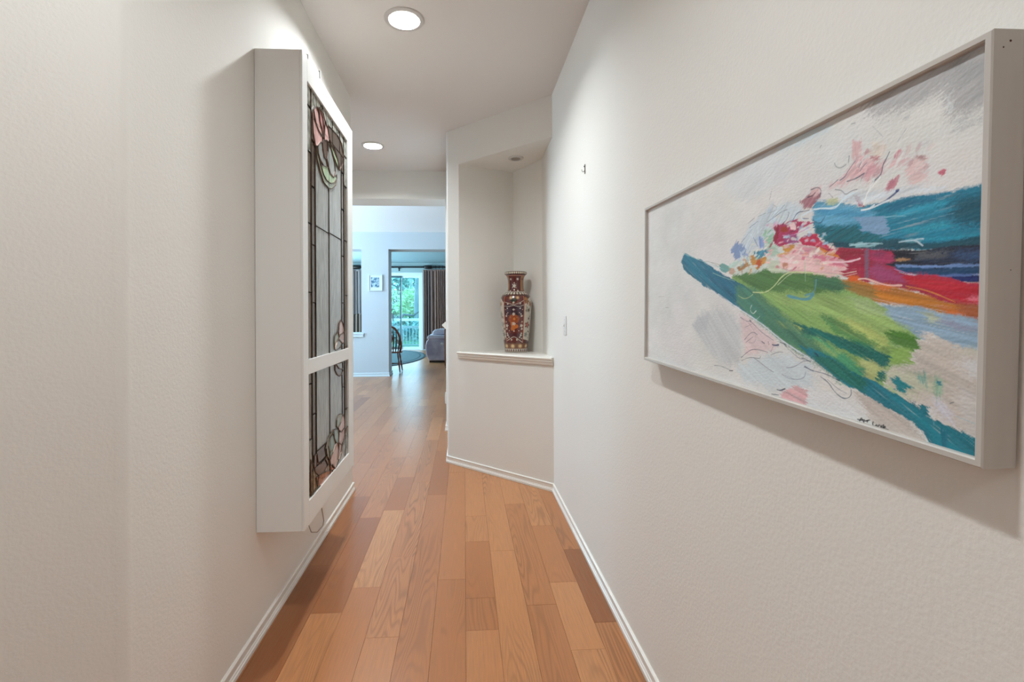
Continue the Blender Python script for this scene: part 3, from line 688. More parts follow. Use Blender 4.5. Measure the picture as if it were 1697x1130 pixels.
# small transformer on top of the cabinet
t = thing('plastic_transformer', 'small white plastic transformer box lying on top of stained glass cabinet', 'transformer', (-.68, 2.06, 2.2205)); TL = tuple(t.location)
rel(MB().box(-.715, -.638, 2.035, 2.19, 2.2205, 2.303), TL).build('housing', M_plastic, t, bevel=.004)
rel(MB().box(-.72, -.633, 2.185, 2.194, 2.2205, 2.309), TL).build('end_flange', M_plastic, t, bevel=.001)
rel(MB().add([(x, y, z) for x in (-.715, -.642) for y, z in ((1.885,2.2205),(2.035,2.2205),(2.035,2.298),(1.885,2.236))], [(0,1,2,3),(7,6,5,4),(0,4,5,1),(1,5,6,2),(2,6,7,3),(3,7,4,0)]), TL).build('sloping_cover', pm('grey_plastic', (196,196,194), .4), t, bevel=.002)
rel(MB().lathe([(.0001,0),(.014,0),(.014,.002),(.011,.004),(.0001,.004)], (-.6385, 2.09, 2.262), 20, 'X'), TL).build('round_button', M_plastic, t, smooth=True)

# ---------------------------------------------------------------- numpy painter
NR = np.random.RandomState(5); LAT = NR.rand(64, 256, 256)
def vn(x, y, s=0):
    g = LAT[s % 64]; xi = np.floor(x).astype(int); yi = np.floor(y).astype(int); fx = x-xi; fy = y-yi
    fx = fx*fx*(3-2*fx); fy = fy*fy*(3-2*fy); a = xi % 256; b = yi % 256; a1 = (a+1) % 256; b1 = (b+1) % 256
    return (g[a,b]*(1-fx)+g[a1,b]*fx)*(1-fy)+(g[a,b1]*(1-fx)+g[a1,b1]*fx)*fy
def fbm(x, y, s=0): return (vn(x,y,s)*.5+vn(x*2.1,y*2.1,s+1)*.3+vn(x*4.3,y*4.3,s+2)*.2)
def inpoly(px, py, P):
    ins = np.zeros(px.shape, bool); n = len(P)
    for i in range(n):
        x0, y0 = P[i]; x1, y1 = P[(i+1) % n]
        if y0 == y1: continue
        c = ((y0 > py) != (y1 > py)) & (px < (x1-x0)*(py-y0)/(y1-y0)+x0); ins ^= c
    return ins
def alb(c): return np.array(lin(c))*(1.24-.32*(max(c)-min(c))/max(c))
TH = .028; NU, NV = 620, 470
yn = 1/np.linspace(1/1.4868, 1/.5012, NU); U = (.994-yn)*1000; V = np.linspace(-.2290, .2290, NV)*1000
UU, VV = np.meshgrid(U, V, indexing='ij')
IMG = np.empty(UU.shape+(3,))
n0 = fbm(UU/70, VV/45, 3); n1 = fbm(UU/160+9, VV/90, 8); n2 = vn(UU/14, VV/2.2, 12)
base = np.stack([alb((203,202,200))[i]+(n0-.5)*.10+(n1-.5)*.08+(n2-.5)*.03 for i in range(3)], -1)
base[..., 0] += (fbm(UU/120, VV/80, 20)-.5)*.05; base[..., 2] += (fbm(UU/130+3, VV/80, 23)-.5)*.05
IMG[:] = base
dr_ = random.Random(21)
def dab(u, v, l, w, c, al=.8, ang=None):
    a = dr_.uniform(-1.4, 1.4) if ang is None else ang; ca, sa = math.cos(a), math.sin(a)
    pts = [(-l,-w*.7),(-l*.3,-w),(l*.6,-w*.8),(l,0),(l*.5,w),(-l*.6,w*.9)]
    flat = []
    for x_, y_ in pts: flat += [u+x_*ca-y_*sa, v+x_*sa+y_*ca]
    ART_PATCHES.append((tuple(flat), c, 2, 1, .6, al, math.degrees(-a)))
for _ in range(150):
    u = dr_.uniform(8, 280); top_ = min(118, 30+u*.9) if u < 110 else max(40, 118-(u-110)*.42); v = dr_.uniform(8-u*.04, top_)
    if v > top_*.62: c = dr_.choice([(196,208,216),(176,192,208),(206,208,208),(160,180,196),(186,200,190)]) if u < 180 else dr_.choice([(150,190,214),(196,212,222),(210,206,206)])
    elif u < 95: c = dr_.choice([(206,210,204),(150,184,170),(120,160,180),(196,150,90),(206,208,206),(130,150,196),(176,196,170),(186,120,80)])
    elif v > 48: c = dr_.choice([(196,60,104),(214,176,184),(164,32,72),(206,190,196),(150,70,120),(222,210,206)])
    else: c = dr_.choice([(222,206,204),(214,150,164),(206,96,124),(226,218,210),(220,160,110),(206,176,170),(224,190,186)])
    dab(u, v, dr_.uniform(3.5, 10), dr_.uniform(1.2, 3.2), c, dr_.uniform(.5, .9), None if u < 95 else dr_.uniform(-.5, .6))
for _ in range(26):
    u = dr_.uniform(290, 430); dab(u, dr_.uniform(108, 172), dr_.uniform(4, 12), dr_.uniform(1.5, 4), dr_.choice([(206,178,178),(196,156,160),(210,200,198),(180,130,140),(208,206,204)]), dr_.uniform(.35, .7), dr_.uniform(.2, 1.3))
for li, (P, c, rough, soft, streak, al, ang) in enumerate(ART_PATCHES):
    P = [(P[i]+(45 if P[i] > 478 else 0)-(20 if P[i] < -484 else 0), P[i+1]-(20 if P[i+1] < -221 else 0)+(20 if P[i+1] > 222 else 0)) for i in range(0, len(P), 2)]
    m_ = rough*2.2+soft+6
    i0, i1 = np.searchsorted(U, [min(p[0] for p in P)-m_, max(p[0] for p in P)+m_]); j0, j1 = np.searchsorted(V, [min(p[1] for p in P)-m_, max(p[1] for p in P)+m_])
    if i1 <= i0 or j1 <= j0: continue
    u, v = UU[i0:i1, j0:j1], VV[i0:i1, j0:j1]; a = -math.radians(ang); ca, sa = math.cos(a), math.sin(a)
    s, t_ = u*ca+v*sa, -u*sa+v*ca; sd = li*3
    st1 = vn(s/30, t_/1.9, sd)*.6+vn(s/12, t_/1.0, sd+1)*.4
    ds = (st1-.5)*rough*3.2; dt = (fbm(s/22, t_/9, sd+2)-.5)*rough*1.6
    wu, wv = u+ds*ca-dt*sa, v+ds*sa+dt*ca
    acc = np.zeros(u.shape)
    K = 6
    for q in range(K):
        ju = (vn(u/2.2+q*17, v/1.3, sd+5)-.5)*2*soft*1.3; jv = (vn(u/2.2+q*31, v/1.3, sd+7)-.5)*2*soft*1.3
        acc += inpoly(wu+ju, wv+jv, P)
    acc = acc/K*al
    if streak > .4: acc *= np.clip(1.25-.9*np.maximum(0, vn(s/45, t_/1.2, sd+9)-.62)*streak*2.2, 0, 1)
    shade = 1+streak*.42*((vn(s/55, t_/2.6, sd+3)-.5)*1.1+(vn(s/90, t_/8, sd+4)-.5))
    col = alb(c)[None, None, :]*shade[..., None]+(streak*.03*(vn(s/40, t_/1.6, sd+6)-.35))[..., None]
    IMG[i0:i1, j0:j1] = IMG[i0:i1, j0:j1]*(1-acc[..., None])+col*acc[..., None]
for li, (P, c, wd) in enumerate(ART_LINES):
    P = np.array(P, float).reshape(-1, 2)
    for _ in range(2):   # soften the corners
        Q = [P[0]]
        for a, b in zip(P, P[1:]): Q += [a*.75+b*.25, a*.25+b*.75]
        Q.append(P[-1]); P = np.array(Q)
    m_ = wd+4; i0, i1 = np.searchsorted(U, [P[:,0].min()-m_, P[:,0].max()+m_]); j0, j1 = np.searchsorted(V, [P[:,1].min()-m_, P[:,1].max()+m_])
    u, v = UU[i0:i1, j0:j1], VV[i0:i1, j0:j1]; best = np.full(u.shape, 1e9)
    for a, b in zip(P, P[1:]):
        d = b-a; L2 = max(1e-6, d@d); tt = np.clip(((u-a[0])*d[0]+(v-a[1])*d[1])/L2, 0, 1); best = np.minimum(best, np.hypot(u-a[0]-tt*d[0], v-a[1]-tt*d[1]))
    thick = sum(c) < 90
    ww = wd*.5*(1 if thick else (.55+.8*vn(u/9, v/9, li)))
    al = np.clip((ww-best)/.8+.5, 0, 1)*(.97 if thick else .85)
    IMG[i0:i1, j0:j1] = IMG[i0:i1, j0:j1]*(1-al[..., None])+alb(c)[None, None]*al[..., None]
IMG = np.clip(IMG, .004, .92)
def paint_grid(name, vx, nu, nv, img, mat, parent, wrap=False):
    nq = nu if wrap else nu-1
    i, j = np.meshgrid(np.arange(nq), np.arange(nv-1), indexing='ij'); i2 = (i+1) % nu
    f = np.stack([i*nv+j, i2*nv+j, i2*nv+j+1, i*nv+j+1], -1).reshape(-1, 4)
    me = bpy.data.meshes.new(name); me.vertices.add(len(vx)); me.vertices.foreach_set('co', vx.astype(np.float32).ravel())
    me.loops.add(f.size); me.loops.foreach_set('vertex_index', f.astype(np.int32).ravel()); me.polygons.add(len(f))
    me.polygons.foreach_set('loop_start', np.arange(0, f.size, 4, dtype=np.int32)); me.polygons.foreach_set('use_smooth', np.ones(len(f), bool))
    me.update(calc_edges=True); me.validate(); me.materials.append(mat)
    a = me.color_attributes.new('paint', 'FLOAT_COLOR', 'POINT'); rgba = np.ones((len(vx), 4), np.float32); rgba[:, :3] = img.reshape(-1, 3); a.data.foreach_set('color', rgba.ravel())
    o = bpy.data.objects.new(name, me); COL.objects.link(o); o.parent = parent; return o
# painting: local x = along the wall towards the viewer (-Y), local y = up, local z = out of the wall (-X)
art = thing('abstract_painting', 'large abstract painting with teal, crimson and green strokes on right wall', 'painting', (.607, .994, 1.300))
ux = Vector((0, -math.cos(TH), -math.sin(TH))); uy = Vector((0, -math.sin(TH), math.cos(TH))); uz = Vector((-1, 0, 0))
art.matrix_world = Matrix.Translation((.607, .994, 1.300)) @ Matrix(((ux.x,uy.x,uz.x,0),(ux.y,uy.y,uz.y,0),(ux.z,uy.z,uz.z,0),(0,0,0,1)))
imp = (vn(UU/5, VV/1.6, 40)+vn(UU/2.5, VV/1.2, 41))*.00025
vx = np.stack([UU/1000, VV/1000, .0315+imp], -1).reshape(-1, 3)
paint_grid('canvas', vx, NU, NV, IMG, attr_mat('oil_paint', .65), art)
HW, HH = .5015, .2385
MB().box(-.4985, .4985, -.2355, .2355, .003, .0290).build('backing_board', M_dark, art)
FP = [(0, 0), (0, .038), (.0015, .0395), (.0075, .0395), (.0095, .0375), (.0095, .03), (.0095, 0)]
def frame_side(a, b, n):   # profile swept along one side, mitred
    a, b, n = Vector(a), Vector(b), Vector(n); d = (b-a).normalized(); v = []
    for t, z in FP: v.append((*(a+n*t+d*t), z))
    for t, z in FP: v.append((*(b+n*t-d*t), z))
    k = len(FP); f = [(i, (i+1)%k, k+(i+1)%k, k+i) for i in range(k)]+[tuple(range(k-1,-1,-1)), tuple(range(k, 2*k))]
    return MB().add(v, f).build('frame_rail', M_frame, art)
frame_side((-HW,-HH), (HW,-HH), (0,1)); frame_side((HW,HH), (-HW,HH), (0,-1)); frame_side((-HW,HH), (-HW,-HH), (1,0)); frame_side((HW,-HH), (HW,HH), (-1,0))
for (yy, zz, r) in ((.226, .019, .0014), (.219, .027, .0009), (-.02, .012, .0006)):
    MB().lathe([(.00001,0),(r,0),(r*.8,.0004),(.00001,.0004)], (HW-.0001, yy, zz), 10, 'X').build('nail_hole', pm('rust_spot', (70,38,28), .7), art)

# ---------------------------------------------------------------- vase
prof = [(.086,0),(.0895,.004),(.0895,.012),(.091,.03),(.098,.08),(.106,.14),(.113,.20),(.119,.26),(.1235,.32),(.1255,.36),(.1255,.39),(.1225,.415),(.115,.437),(.104,.455),(.090,.468),(.074,.477),(.0655,.485),(.0625,.50),(.0615,.53),(.062,.565),(.066,.588),(.074,.604),(.084,.613),(.0895,.618),(.0905,.624),(.0895,.630),(.086,.635),(.081,.636),(.076,.630),(.060,.60),(.052,.55),(.052,.50)]
pr = np.array(prof); dl = np.r_[0, np.cumsum(np.hypot(*np.diff(pr, axis=0).T))]
NVv, NTh = 230, 320; q = np.linspace(0, dl[-1], NVv); rr = np.interp(q, dl, pr[:,0]); zz = np.interp(q, dl, pr[:,1])
kern = np.ones(5)/5; rs = np.convolve(np.pad(rr, 2, mode='edge'), kern, 'valid'); rs[:6] = rr[:6]
th = np.linspace(0, 360, NTh, endpoint=False); TT, RR = np.meshgrid(th, rs, indexing='ij'); _, ZZ = np.meshgrid(th, zz, indexing='ij'); _, QQ = np.meshgrid(th, q, indexing='ij')
flut = 1+.012*np.cos(np.radians(TT)*8)*np.exp(-((ZZ-.625)/.012)**2)*(RR > .07)
T = ((TT+180) % 360)-180           # 0 = towards the viewer
VI = np.empty(T.shape+(3,)); C_ = lambda c: np.array(lin(c))*.92
maroon, cream, navy, brown, orange, gold = C_((84,28,26)), C_((196,186,170)), C_((46,24,42)), C_((110,72,46)), C_((148,74,34)), C_((146,100,64))
VI[:] = maroon
def put(mask, c, a=1.0): VI[mask] = VI[mask]*(1-a)+c*a
def blob(t0, z0, r, c, ry=None, a=1.0, petals=0, ref=.12):
    du = np.radians(((T-t0+180) % 360)-180)*np.maximum(RR, .05); dz = ZZ-z0; d = np.hypot(du, dz*(r/(ry or r)))
    if petals: d = d/(1+.28*np.cos(np.arctan2(dz, du)*petals))
    put((d < r) & (RR > .055), c, a)
def line(pts, w, c, mir=None):
    for (t0, z0), (t1, z1) in zip(pts, pts[1:]):
        tt = np.clip(((T-t0)*(t1-t0)*.002**2+(ZZ-z0)*(z1-z0))/((t1-t0)**2*.002**2+(z1-z0)**2+1e-12), 0, 1)
        d = np.hypot(np.radians(T-t0-tt*(t1-t0))*RR, ZZ-z0-tt*(z1-z0)); put(d < w, c)
body = (ZZ > .075) & (ZZ < .44)
speck = vn(T/3.2, ZZ*220, 50) > .72; put(speck & body, C_((140,66,44)), .6)
rv = random.Random(3)
for base in (-8, 172):             # two dark panels, two cream panels
    p = lambda a: base+a
    rel_ = ((T-base+180) % 360)-180
    inp = np.abs(rel_) < 37
    put(inp & (ZZ > .29) & (ZZ < .372), navy, .85); put(inp & (ZZ > .115) & (ZZ < .15), navy, .5)
    for s_ in (-1, 1):
        for (a, z, r_) in ((30,.285,.007),(30,.21,.011),(32,.185,.007),(27,.30,.005),(31,.15,.006),(29,.135,.008),(24,.12,.006),(32,.24,.005),(24,.345,.006),(33,.335,.004),(22,.31,.004),(12,.10,.006),(20,.17,.004),(33,.11,.005)):
            blob(p(a*s_), z, r_, cream if r_ > .0045 else C_((216,180,160)), petals=5 if r_ > .006 else 0)
    blob(p(0), .262, .043, orange, ry=.036); blob(p(-3), .262, .030, C_((140,60,26)), ry=.022, petals=6); blob(p(0), .205, .028, C_((188,104,48)), ry=.030, petals=3); blob(p(0), .225, .012, cream, petals=5); blob(p(0), .30, .010, cream, ry=.012); blob(p(2), .262, .010, C_((196,120,60)), petals=5); blob(p(0), .335, .007, cream, petals=4)
    blob(p(-12),.275,.006,gold); blob(p(12),.272,.006,gold); blob(p(0), .168, .006, cream)
    line([(p(-37),.395),(p(-20),.385),(p(0),.372),(p(20),.385),(p(37),.405)], .0016, cream); line([(p(-37),.362),(p(-18),.358),(p(0),.368),(p(18),.356),(p(37),.37)], .0016, cream)
    line([(p(-37),.09),(p(-22),.104),(p(-8),.12),(p(0),.124),(p(8),.118),(p(22),.098),(p(37),.082)], .0022, cream)
    blob(p(0), .407, .026, C_((36,40,24)), ry=.016); blob(p(-11), .428, .015, gold); blob(p(15), .427, .015, gold); blob(p(-11), .428, .008, C_((206,176,130)), petals=6); blob(p(15), .427, .008, C_((206,176,130)), petals=6)
    blob(p(0), .39, .008, cream); blob(p(-22), .378, .006, cream, petals=5); blob(p(24), .384, .007, cream, petals=5)
    # cream side panels
    side = (rel_ > 38) & (rel_ < 142)
    dd = np.abs(rel_-90)/52; env = (ZZ > .085+.02*dd) & (ZZ < .435-.05*dd**2)
    put(side & env, cream); put((np.abs(rel_-39.5) < 1.6) & body, C_((178,110,84))); put((np.abs(rel_-140.5) < 1.6) & body, C_((178,110,84)))
    for _ in range(46):
        a = rv.uniform(42, 138); z = rv.uniform(.09, .41); c = rv.choice([(150,152,140),(112,116,104),(86,52,44),(176,128,104),(132,134,120),(64,62,48)])
        blob(base+a, z, rv.uniform(.004, .011), C_(c), petals=rv.choice((3, 5, 4)), a=.85)
    for (a, z, r_, c) in ((58,.215,.022,(110,40,36)),(58,.215,.011,(186,110,96)),(54,.14,.017,(120,124,120)),(62,.33,.014,(96,72,52)),(52,.40,.022,(140,92,54)),(72,.38,.018,(148,98,54)),(48,.42,.012,(168,120,72)),(118,.30,.02,(140,142,130)),(124,.22,.02,(150,150,140)),(128,.14,.016,(110,112,104)),(120,.38,.015,(150,110,80))):
        blob(base+a, z, r_, C_(c), petals=5, a=.9)
# neck
for base in (-8, 82, 172, 262):
    nk = np.abs(((T-base+180) % 360)-180)
    if base in (82, 262): put((nk < 45) & (ZZ > .485) & (ZZ < .60) & (RR > .055), C_((156,108,66)))
    for (a, z, r_) in ((-30,.575,.007),(22,.575,.008),(-3,.522,.013),(-30,.482,.006),(22,.482,.007),(-3,.545,.005),(-16,.535,.003),(10,.535,.003),(-3,.49,.005),(-14,.508,.003),(10,.508,.003)):
        if base in (-8, 172): blob(base+a, z, r_, cream, petals=5)
        else: blob(base+a, z, r_, C_((120,60,40)), petals=4)
def band(z0, z1, c, n, c2, ph=0, r=.35):
    m_ = (ZZ > z0) & (ZZ < z1) & (RR > .058); put(m_, c); zc = (z0+z1)/2; w = 360/n
    d = np.hypot(((T+ph) % w-w/2)/w, (ZZ-zc)/(z1-z0)*.8); put(m_ & (d < r), c2)
out = QQ < dl[27]
band(.452,.472, C_((70,56,40)), 26, cream); band(.472,.477, cream, 40, cream); band(.030,.070, C_((112,66,40)), 9, gold, 12); band(.030,.070, C_((0,0,0)), 9, gold, 12, -1)
m_ = (ZZ > .028) & (ZZ < .074); put(m_, C_((110,66,40))); 
for k_ in range(10): blob(-16+k_*36, .05, .020, gold); blob(-16+k_*36, .05, .012, C_((210,180,130)), petals=7)
band(.010,.027, C_((86,34,30)), 30, cream); put(ZZ < .008, cream)
put((ZZ > .026) & (ZZ < .0285), cream); put((ZZ > .0725) & (ZZ < .0755), C_((60,34,26))); put((ZZ > .444) & (ZZ < .448), C_((56,46,30)))
band(.598,.606, C_((176,120,100)), 1, C_((176,120,100))); put((ZZ > .606) & (ZZ < .613) & out, maroon); band(.616,.632, C_((60,36,32)), 36, C_((206,196,176)), r=.4)
put(~out, C_((70,40,34)))
vz = thing('porcelain_vase', 'tall patterned porcelain vase in maroon, orange and cream standing in niche', 'vase', (.411, 3.835, .9245))
face = math.atan2(-3.88, -.417)
ang = np.radians(TT)+face
vx = np.stack([RR*flut*np.cos(ang), RR*flut*np.sin(ang), ZZ], -1).reshape(-1, 3)
paint_grid('glazed_body', vx, NTh, NVv, np.clip(VI, .003, .9), attr_mat('glazed_porcelain', .22, coat=.5), vz, wrap=True)
MB().lathe([(.0001,.0),(.086,.0),(.0845,.002),(.0001,.002)], (0,0,0), 40).build('foot', pm('unglazed_foot', (214,206,192), .6), vz, smooth=True)

# ---------------------------------------------------------------- recessed lights, switch, hook
def downlight(x, y, z, label, on=True, R=.102, power=P_DOWN):
    t = thing('recessed_light', label, 'light', (x, y, z))
    rg_ = MB().lathe([(R,0),(R,-.003),(R-.004,-.007),(R-.020,-.009),(R-.024,-.007),(R-.024,0)], (0,0,0), 48); rg_.f = rg_.f[:-2]; rg_.build('trim_ring', M_ring, t, smooth=True)
    if on:
        cn = MB().lathe([(.0795,-.001),(.078,.0),(.072,.049),(.0001,.050),(.0001,.054),(.0795,.054)], (0,0,0), 48); cn.f = cn.f[:-2]; cn.build('can_reflector', M_can, t, smooth=True)
        MB().lathe([(.0001,.048),(.069,.048),(.067,.043),(.035,.039),(.0001,.038)], (0,0,0), 40).build('lens', M_lens, t, smooth=True)
        area('lamp', (0, 0, .0335), (0,0,0), .12, .12, power, WARM, 'DISK', t)
    else:
        MB().lathe([(.0001,-.001),(R-.024,-.001),(R-.024,-.003),(R-.030,-.004),(.0001,-.002)], (0,0,0), 40).build('lens', pm('unlit_lens', (150,142,132), .5), t, smooth=True)
    return t
downlight(-.299, 2.49, CEIL, 'lit recessed ceiling light nearest the viewer, beside the cabinet', power=27.5)
downlight(-.805, 4.353, CEIL, 'lit recessed ceiling light further away, in front of header')
downlight(-.34, .52, CEIL, 'recessed ceiling light directly above the painting, out of frame', power=19)
downlight(-.34, -1.5, CEIL, 'recessed ceiling light in the foyer behind the viewer', power=19)
downlight(.407, 3.745, 2.44, 'small unlit recessed light in the niche soffit above the vase', False, .060)
sw = thing('light_switch', 'white toggle light switch plate on right wall beside niche', 'light switch', (.61, 2.885, 1.153)); sl = (.61, 2.885, 1.153)
rel(MB().box(.6045, .6095, 2.85, 2.92, 1.095, 1.211), sl).build('plate', M_plastic, sw, bevel=.002)
rel(MB().add([(.6045,2.880,1.145),(.6045,2.890,1.145),(.6045,2.890,1.165),(.6045,2.880,1.165),(.593,2.881,1.148),(.593,2.889,1.148),(.5965,2.889,1.156),(.5965,2.881,1.156)], [(0,3,2,1),(4,5,6,7),(0,1,5,4),(1,2,6,5),(2,3,7,6),(3,0,4,7)]), sl).build('toggle', M_plastic, sw)
for z in (1.118, 1.188): rel(MB().lathe([(.0001,0),(.003,0),(.003,-.001),(.0001,-.001)], (.6045, 2.885, z), 10, 'X'), sl).build('screw', M_frame, sw)
hk = thing('wall_hook', 'small bent metal picture hook on right wall above switch', 'hook', (.61, 2.392, 1.945)); hl = (.61, 2.392, 1.945)
mh = pm('steel_hook', (120,116,110), .35, metal=.7)
rel(MB().box(.6065, .6095, 2.388, 2.396, 1.925, 1.972), hl).build('hook_plate', mh, hk)
rel(MB().tube([(.6065,2.392,1.94),(.600,2.392,1.934),(.594,2.392,1.936),(.592,2.392,1.946)], .0016, 6), hl).build('hook_prong', mh, hk, smooth=True)
rel(MB().lathe([(.0001,0),(.0028,0),(.0035,-.004),(.0001,-.005)], (.6065, 2.392, 1.962), 10, 'X'), hl).build('nail_head', mh, hk)
ot = thing('outlet_cover', 'white outlet cover low on wall end beyond the niche', 'outlet', (-.194, 5.2, .33))
rel(MB().box(-.2085, -.1945, 5.165, 5.235, .275, .39), (-.194,5.2,.33)).build('plate', M_plastic, ot, bevel=.004)
rel(MB().box(-.2105, -.2085, 5.182, 5.218, .30, .365), (-.194,5.2,.33)).build('socket_face', M_plastic, ot, bevel=.0005)
lg = thing('wall_ledge', 'white pointed moulding ledge end on wall end beyond niche', 'ledge', (-.194, 5.265, 1.07)); ll = tuple(lg.location)
rel(MB().add([(x, y, z) for y in (5.14, 5.39) for x, z in ((-.1945,1.152),(-.2365,1.118),(-.2365,1.108),(-.2,1.072),(-.1945,1.072))], [(0,1,2,3,4),(9,8,7,6,5)]+[(i,(i+1)%5,5+(i+1)%5,5+i) for i in range(5)]), ll).build('moulding', M_trim, lg)

# ---------------------------------------------------------------- small framed picture on the partition
pc = thing('framed_picture', 'small white framed blue picture on the pale wall beside doorway', 'picture', (-1.759, 9.728, 1.868)); pl = tuple(pc.location)
x0, x1, z0, z1 = -1.895, -1.623, 1.705, 2.031
for b in ((x0,x1,z0,z0+.018),(x0,x1,z1-.018,z1)): rel(MB().box(b[0], b[1], 9.70, 9.728, b[2], b[3]), pl).build('frame_rail', M_alu, pc, bevel=.003)
for b in ((x0,x0+.018),(x1-.018,x1)): rel(MB().box(b[0], b[1], 9.70, 9.728, z0+.018, z1-.018), pl).build('frame_rail', M_alu, pc, bevel=.003)
rel(MB().box(x0+.018, x1-.018, 9.712, 9.724, z0+.018, z1-.018), pl).build('mat_board', pm('mat_pale', (218,226,230), .8), pc)
rel(MB().box(-1.848, -1.689, 9.709, 9.712, 1.778, 1.977), pl).build('print', pm('blue_print', (40,92,122), .5, var=((16,5,20), .09, (176,208,222), 5)), pc)

# ---------------------------------------------------------------- sliding glass door
dr = tag(thing('door_1', 'white framed sliding glass door to the deck', 'door', (-2.225, 17.0, 0)), None, None, kind='structure'); dl_ = tuple(dr.location)
def db(mb, name, mat, **k): return rel(mb, dl_).build(name, mat, dr, **k)
db(MB().box(DX0, DX0+.045, 16.98, 17.12, 0, DZ), 'door_jamb', M_alu); db(MB().box(DX1-.045, DX1, 16.98, 17.12, 0, DZ), 'door_jamb', M_alu)
db(MB().box(DX0+.045, DX1-.045, 16.98, 17.12, DZ-.045, DZ), 'door_head', M_alu); db(MB().box(DX0+.045, DX1-.045, 16.98, 17.12, 0, .035), 'door_sill', M_alu)
M_stile = pm('door_stile_grey', (58,84,92), .4)
M_pane = bpy.data.materials.new('door_glass'); M_pane.use_nodes = True; nt = M_pane.node_tree; nt.nodes.remove(nt.nodes['Principled BSDF'])
tr = nt.nodes.new('ShaderNodeBsdfTransparent'); tr.inputs[0].default_value = (.86, .97, .98, 1); gl = nt.nodes.new('ShaderNodeBsdfGlossy'); gl.inputs['Roughness'].default_value = .02
mx = nt.nodes.new('ShaderNodeMixShader'); mx.inputs[0].default_value = .06; nt.links.new(tr.outputs[0], mx.inputs[1]); nt.links.new(gl.outputs[0], mx.inputs[2]); nt.links.new(mx.outputs[0], nt.nodes['Material Output'].inputs[0])
for (a, b, y) in ((DX0+.045, -2.19, 17.02), (-2.235, DX1-.045, 17.07)):
    s = db(MB().box(a, a+.045, y, y+.035, .035, DZ-.045).box(b-.045, b, y, y+.035, .035, DZ-.045).box(a+.045, b-.045, y, y+.035, .035, .11).box(a+.045, b-.045, y, y+.035, DZ-.11, DZ-.045), 'door_panel', M_stile if y < 17.05 else M_alu)
    MB().box(a+.045-dl_[0], b-.045-dl_[0], y+.014-17, y+.020-17, .11, DZ-.11).build('glass_pane', M_pane, s)
db(MB().box(-2.50, -2.465, 16.985, 17.02, 1.02, 1.26), 'door_handle', M_black, bevel=.005)
db(MB().box(DX0-.06, DX0, 16.965, 17.0, 0, DZ+.07).box(DX1, DX1+.06, 16.965, 17.0, 0, DZ+.07).box(DX0, DX1, 16.965, 17.0, DZ, DZ+.07), 'door_casing', M_alu)

# ---------------------------------------------------------------- curtains and rod
def curtain(name, label, x0, x1, y, z0, z1, mat, pleat=.085, amp=.045, seed=1):
    r = random.Random(seed); n = int((x1-x0)/.012); v = []; top = []
    ph = 0; xs = []
    for i in range(n+1):
        x = x0+(x1-x0)*i/n; ph += 2*PI*.012/pleat*(1+.35*math.sin(x*9+seed)); xs.append((x, math.sin(ph), math.sin(ph*.5+1)))
    zs = [z0+(z1-z0)*j/8 for j in range(9)]
    for th in (0, .006):
        for x, s_, s2 in xs:
            for j, z in enumerate(zs):
                k_ = .55+.45*(1-j/8); v.append((x, y+amp*k_*s_+.3*amp*s2*k_+th, z))
    N_ = len(xs); m_ = 9; f = []
    for L_ in (0, 1):
        for i in range(N_-1):
            for j in range(8):
                a = L_*N_*m_+i*m_+j; q_ = (a, a+m_, a+m_+1, a+1); f.append(q_ if L_ == 0 else q_[::-1])
    for i in range(N_-1):
        a, b = i*m_, N_*m_+i*m_; f += [(a, b, b+m_, a+m_), (a+8, a+8+m_, b+8+m_, b+8)]
    for i in (0, N_-1):
        for j in range(8): a, b = i*m_+j, N_*m_+i*m_+j; f.append((a, a+1, b+1, b))
    t = thing(name, label, 'curtain', ((x0+x1)/2, y, z0))
    rel(MB().add(v, f), tuple(t.location)).build('drape', mat, t, smooth=True, angle=1.2)
    rel(MB().box(x0, x1, y-.012, y+.012, z1-.05, z1+.01), tuple(t.location)).build('heading_tape', mat, t)
    return t
M_cur = pm('curtain_brown_grey', (138,106,94), .9, var=((5,5,.3), .12, (98,82,80)))
M_cur2 = pm('curtain_grey_stripe', (92,84,86), .9, var=((22,22,.2), .06, (136,128,128)))
curtain('curtain', 'long dark brown pleated curtain right of the sliding glass door', -1.42, -.05, 16.86, .03, 2.79, M_cur, seed=2)
curtain('curtain', 'dark grey pleated curtain seen through the left pass-through opening', -4.35, -3.10, 16.86, .03, 2.79, M_cur2, seed=5)
# sheer edge between door and curtain
rod = thing('curtain_rod', 'dark curtain rod with turned wood sleeves above sliding glass door', 'curtain rod', (-2.2, 16.86, 2.885)); rl = tuple(rod.location)
rel(MB().tube([(-4.5,16.86,2.885),(.1,16.86,2.885)], .028, 12), rl).build('pole', M_iron, rod, smooth=True)
def sleeve(xc, w):
    pf = [(.028,-w/2),(.056,-w/2+.01),(.04,-w/2+.03),(.06,-w/2+.06),(.064,0),(.06,w/2-.06),(.04,w/2-.03),(.056,w/2-.01),(.028,w/2)]
    rel(MB().lathe(pf, (xc,16.86,2.885), 16, 'X'), rl).build('turned_sleeve', M_iron, rod, smooth=True)
sleeve(-1.245, .34); sleeve(-3.72, .36)
for x in (-.98, -.86, -.74, -.62, -.5): rel(MB().lathe([(.028,-.018),(.048,-.018),(.048,.018),(.028,.018)], (x,16.86,2.885), 14, 'X'), rl).build('ring', M_iron, rod, smooth=True)
for x in (-4.4, -2.26, -.2): rel(MB().box(x-.015, x+.015, 16.86, 16.999, 2.83, 2.86).box(x-.02, x+.02, 16.985, 16.999, 2.76, 2.90), rl).build('bracket', M_iron, rod)

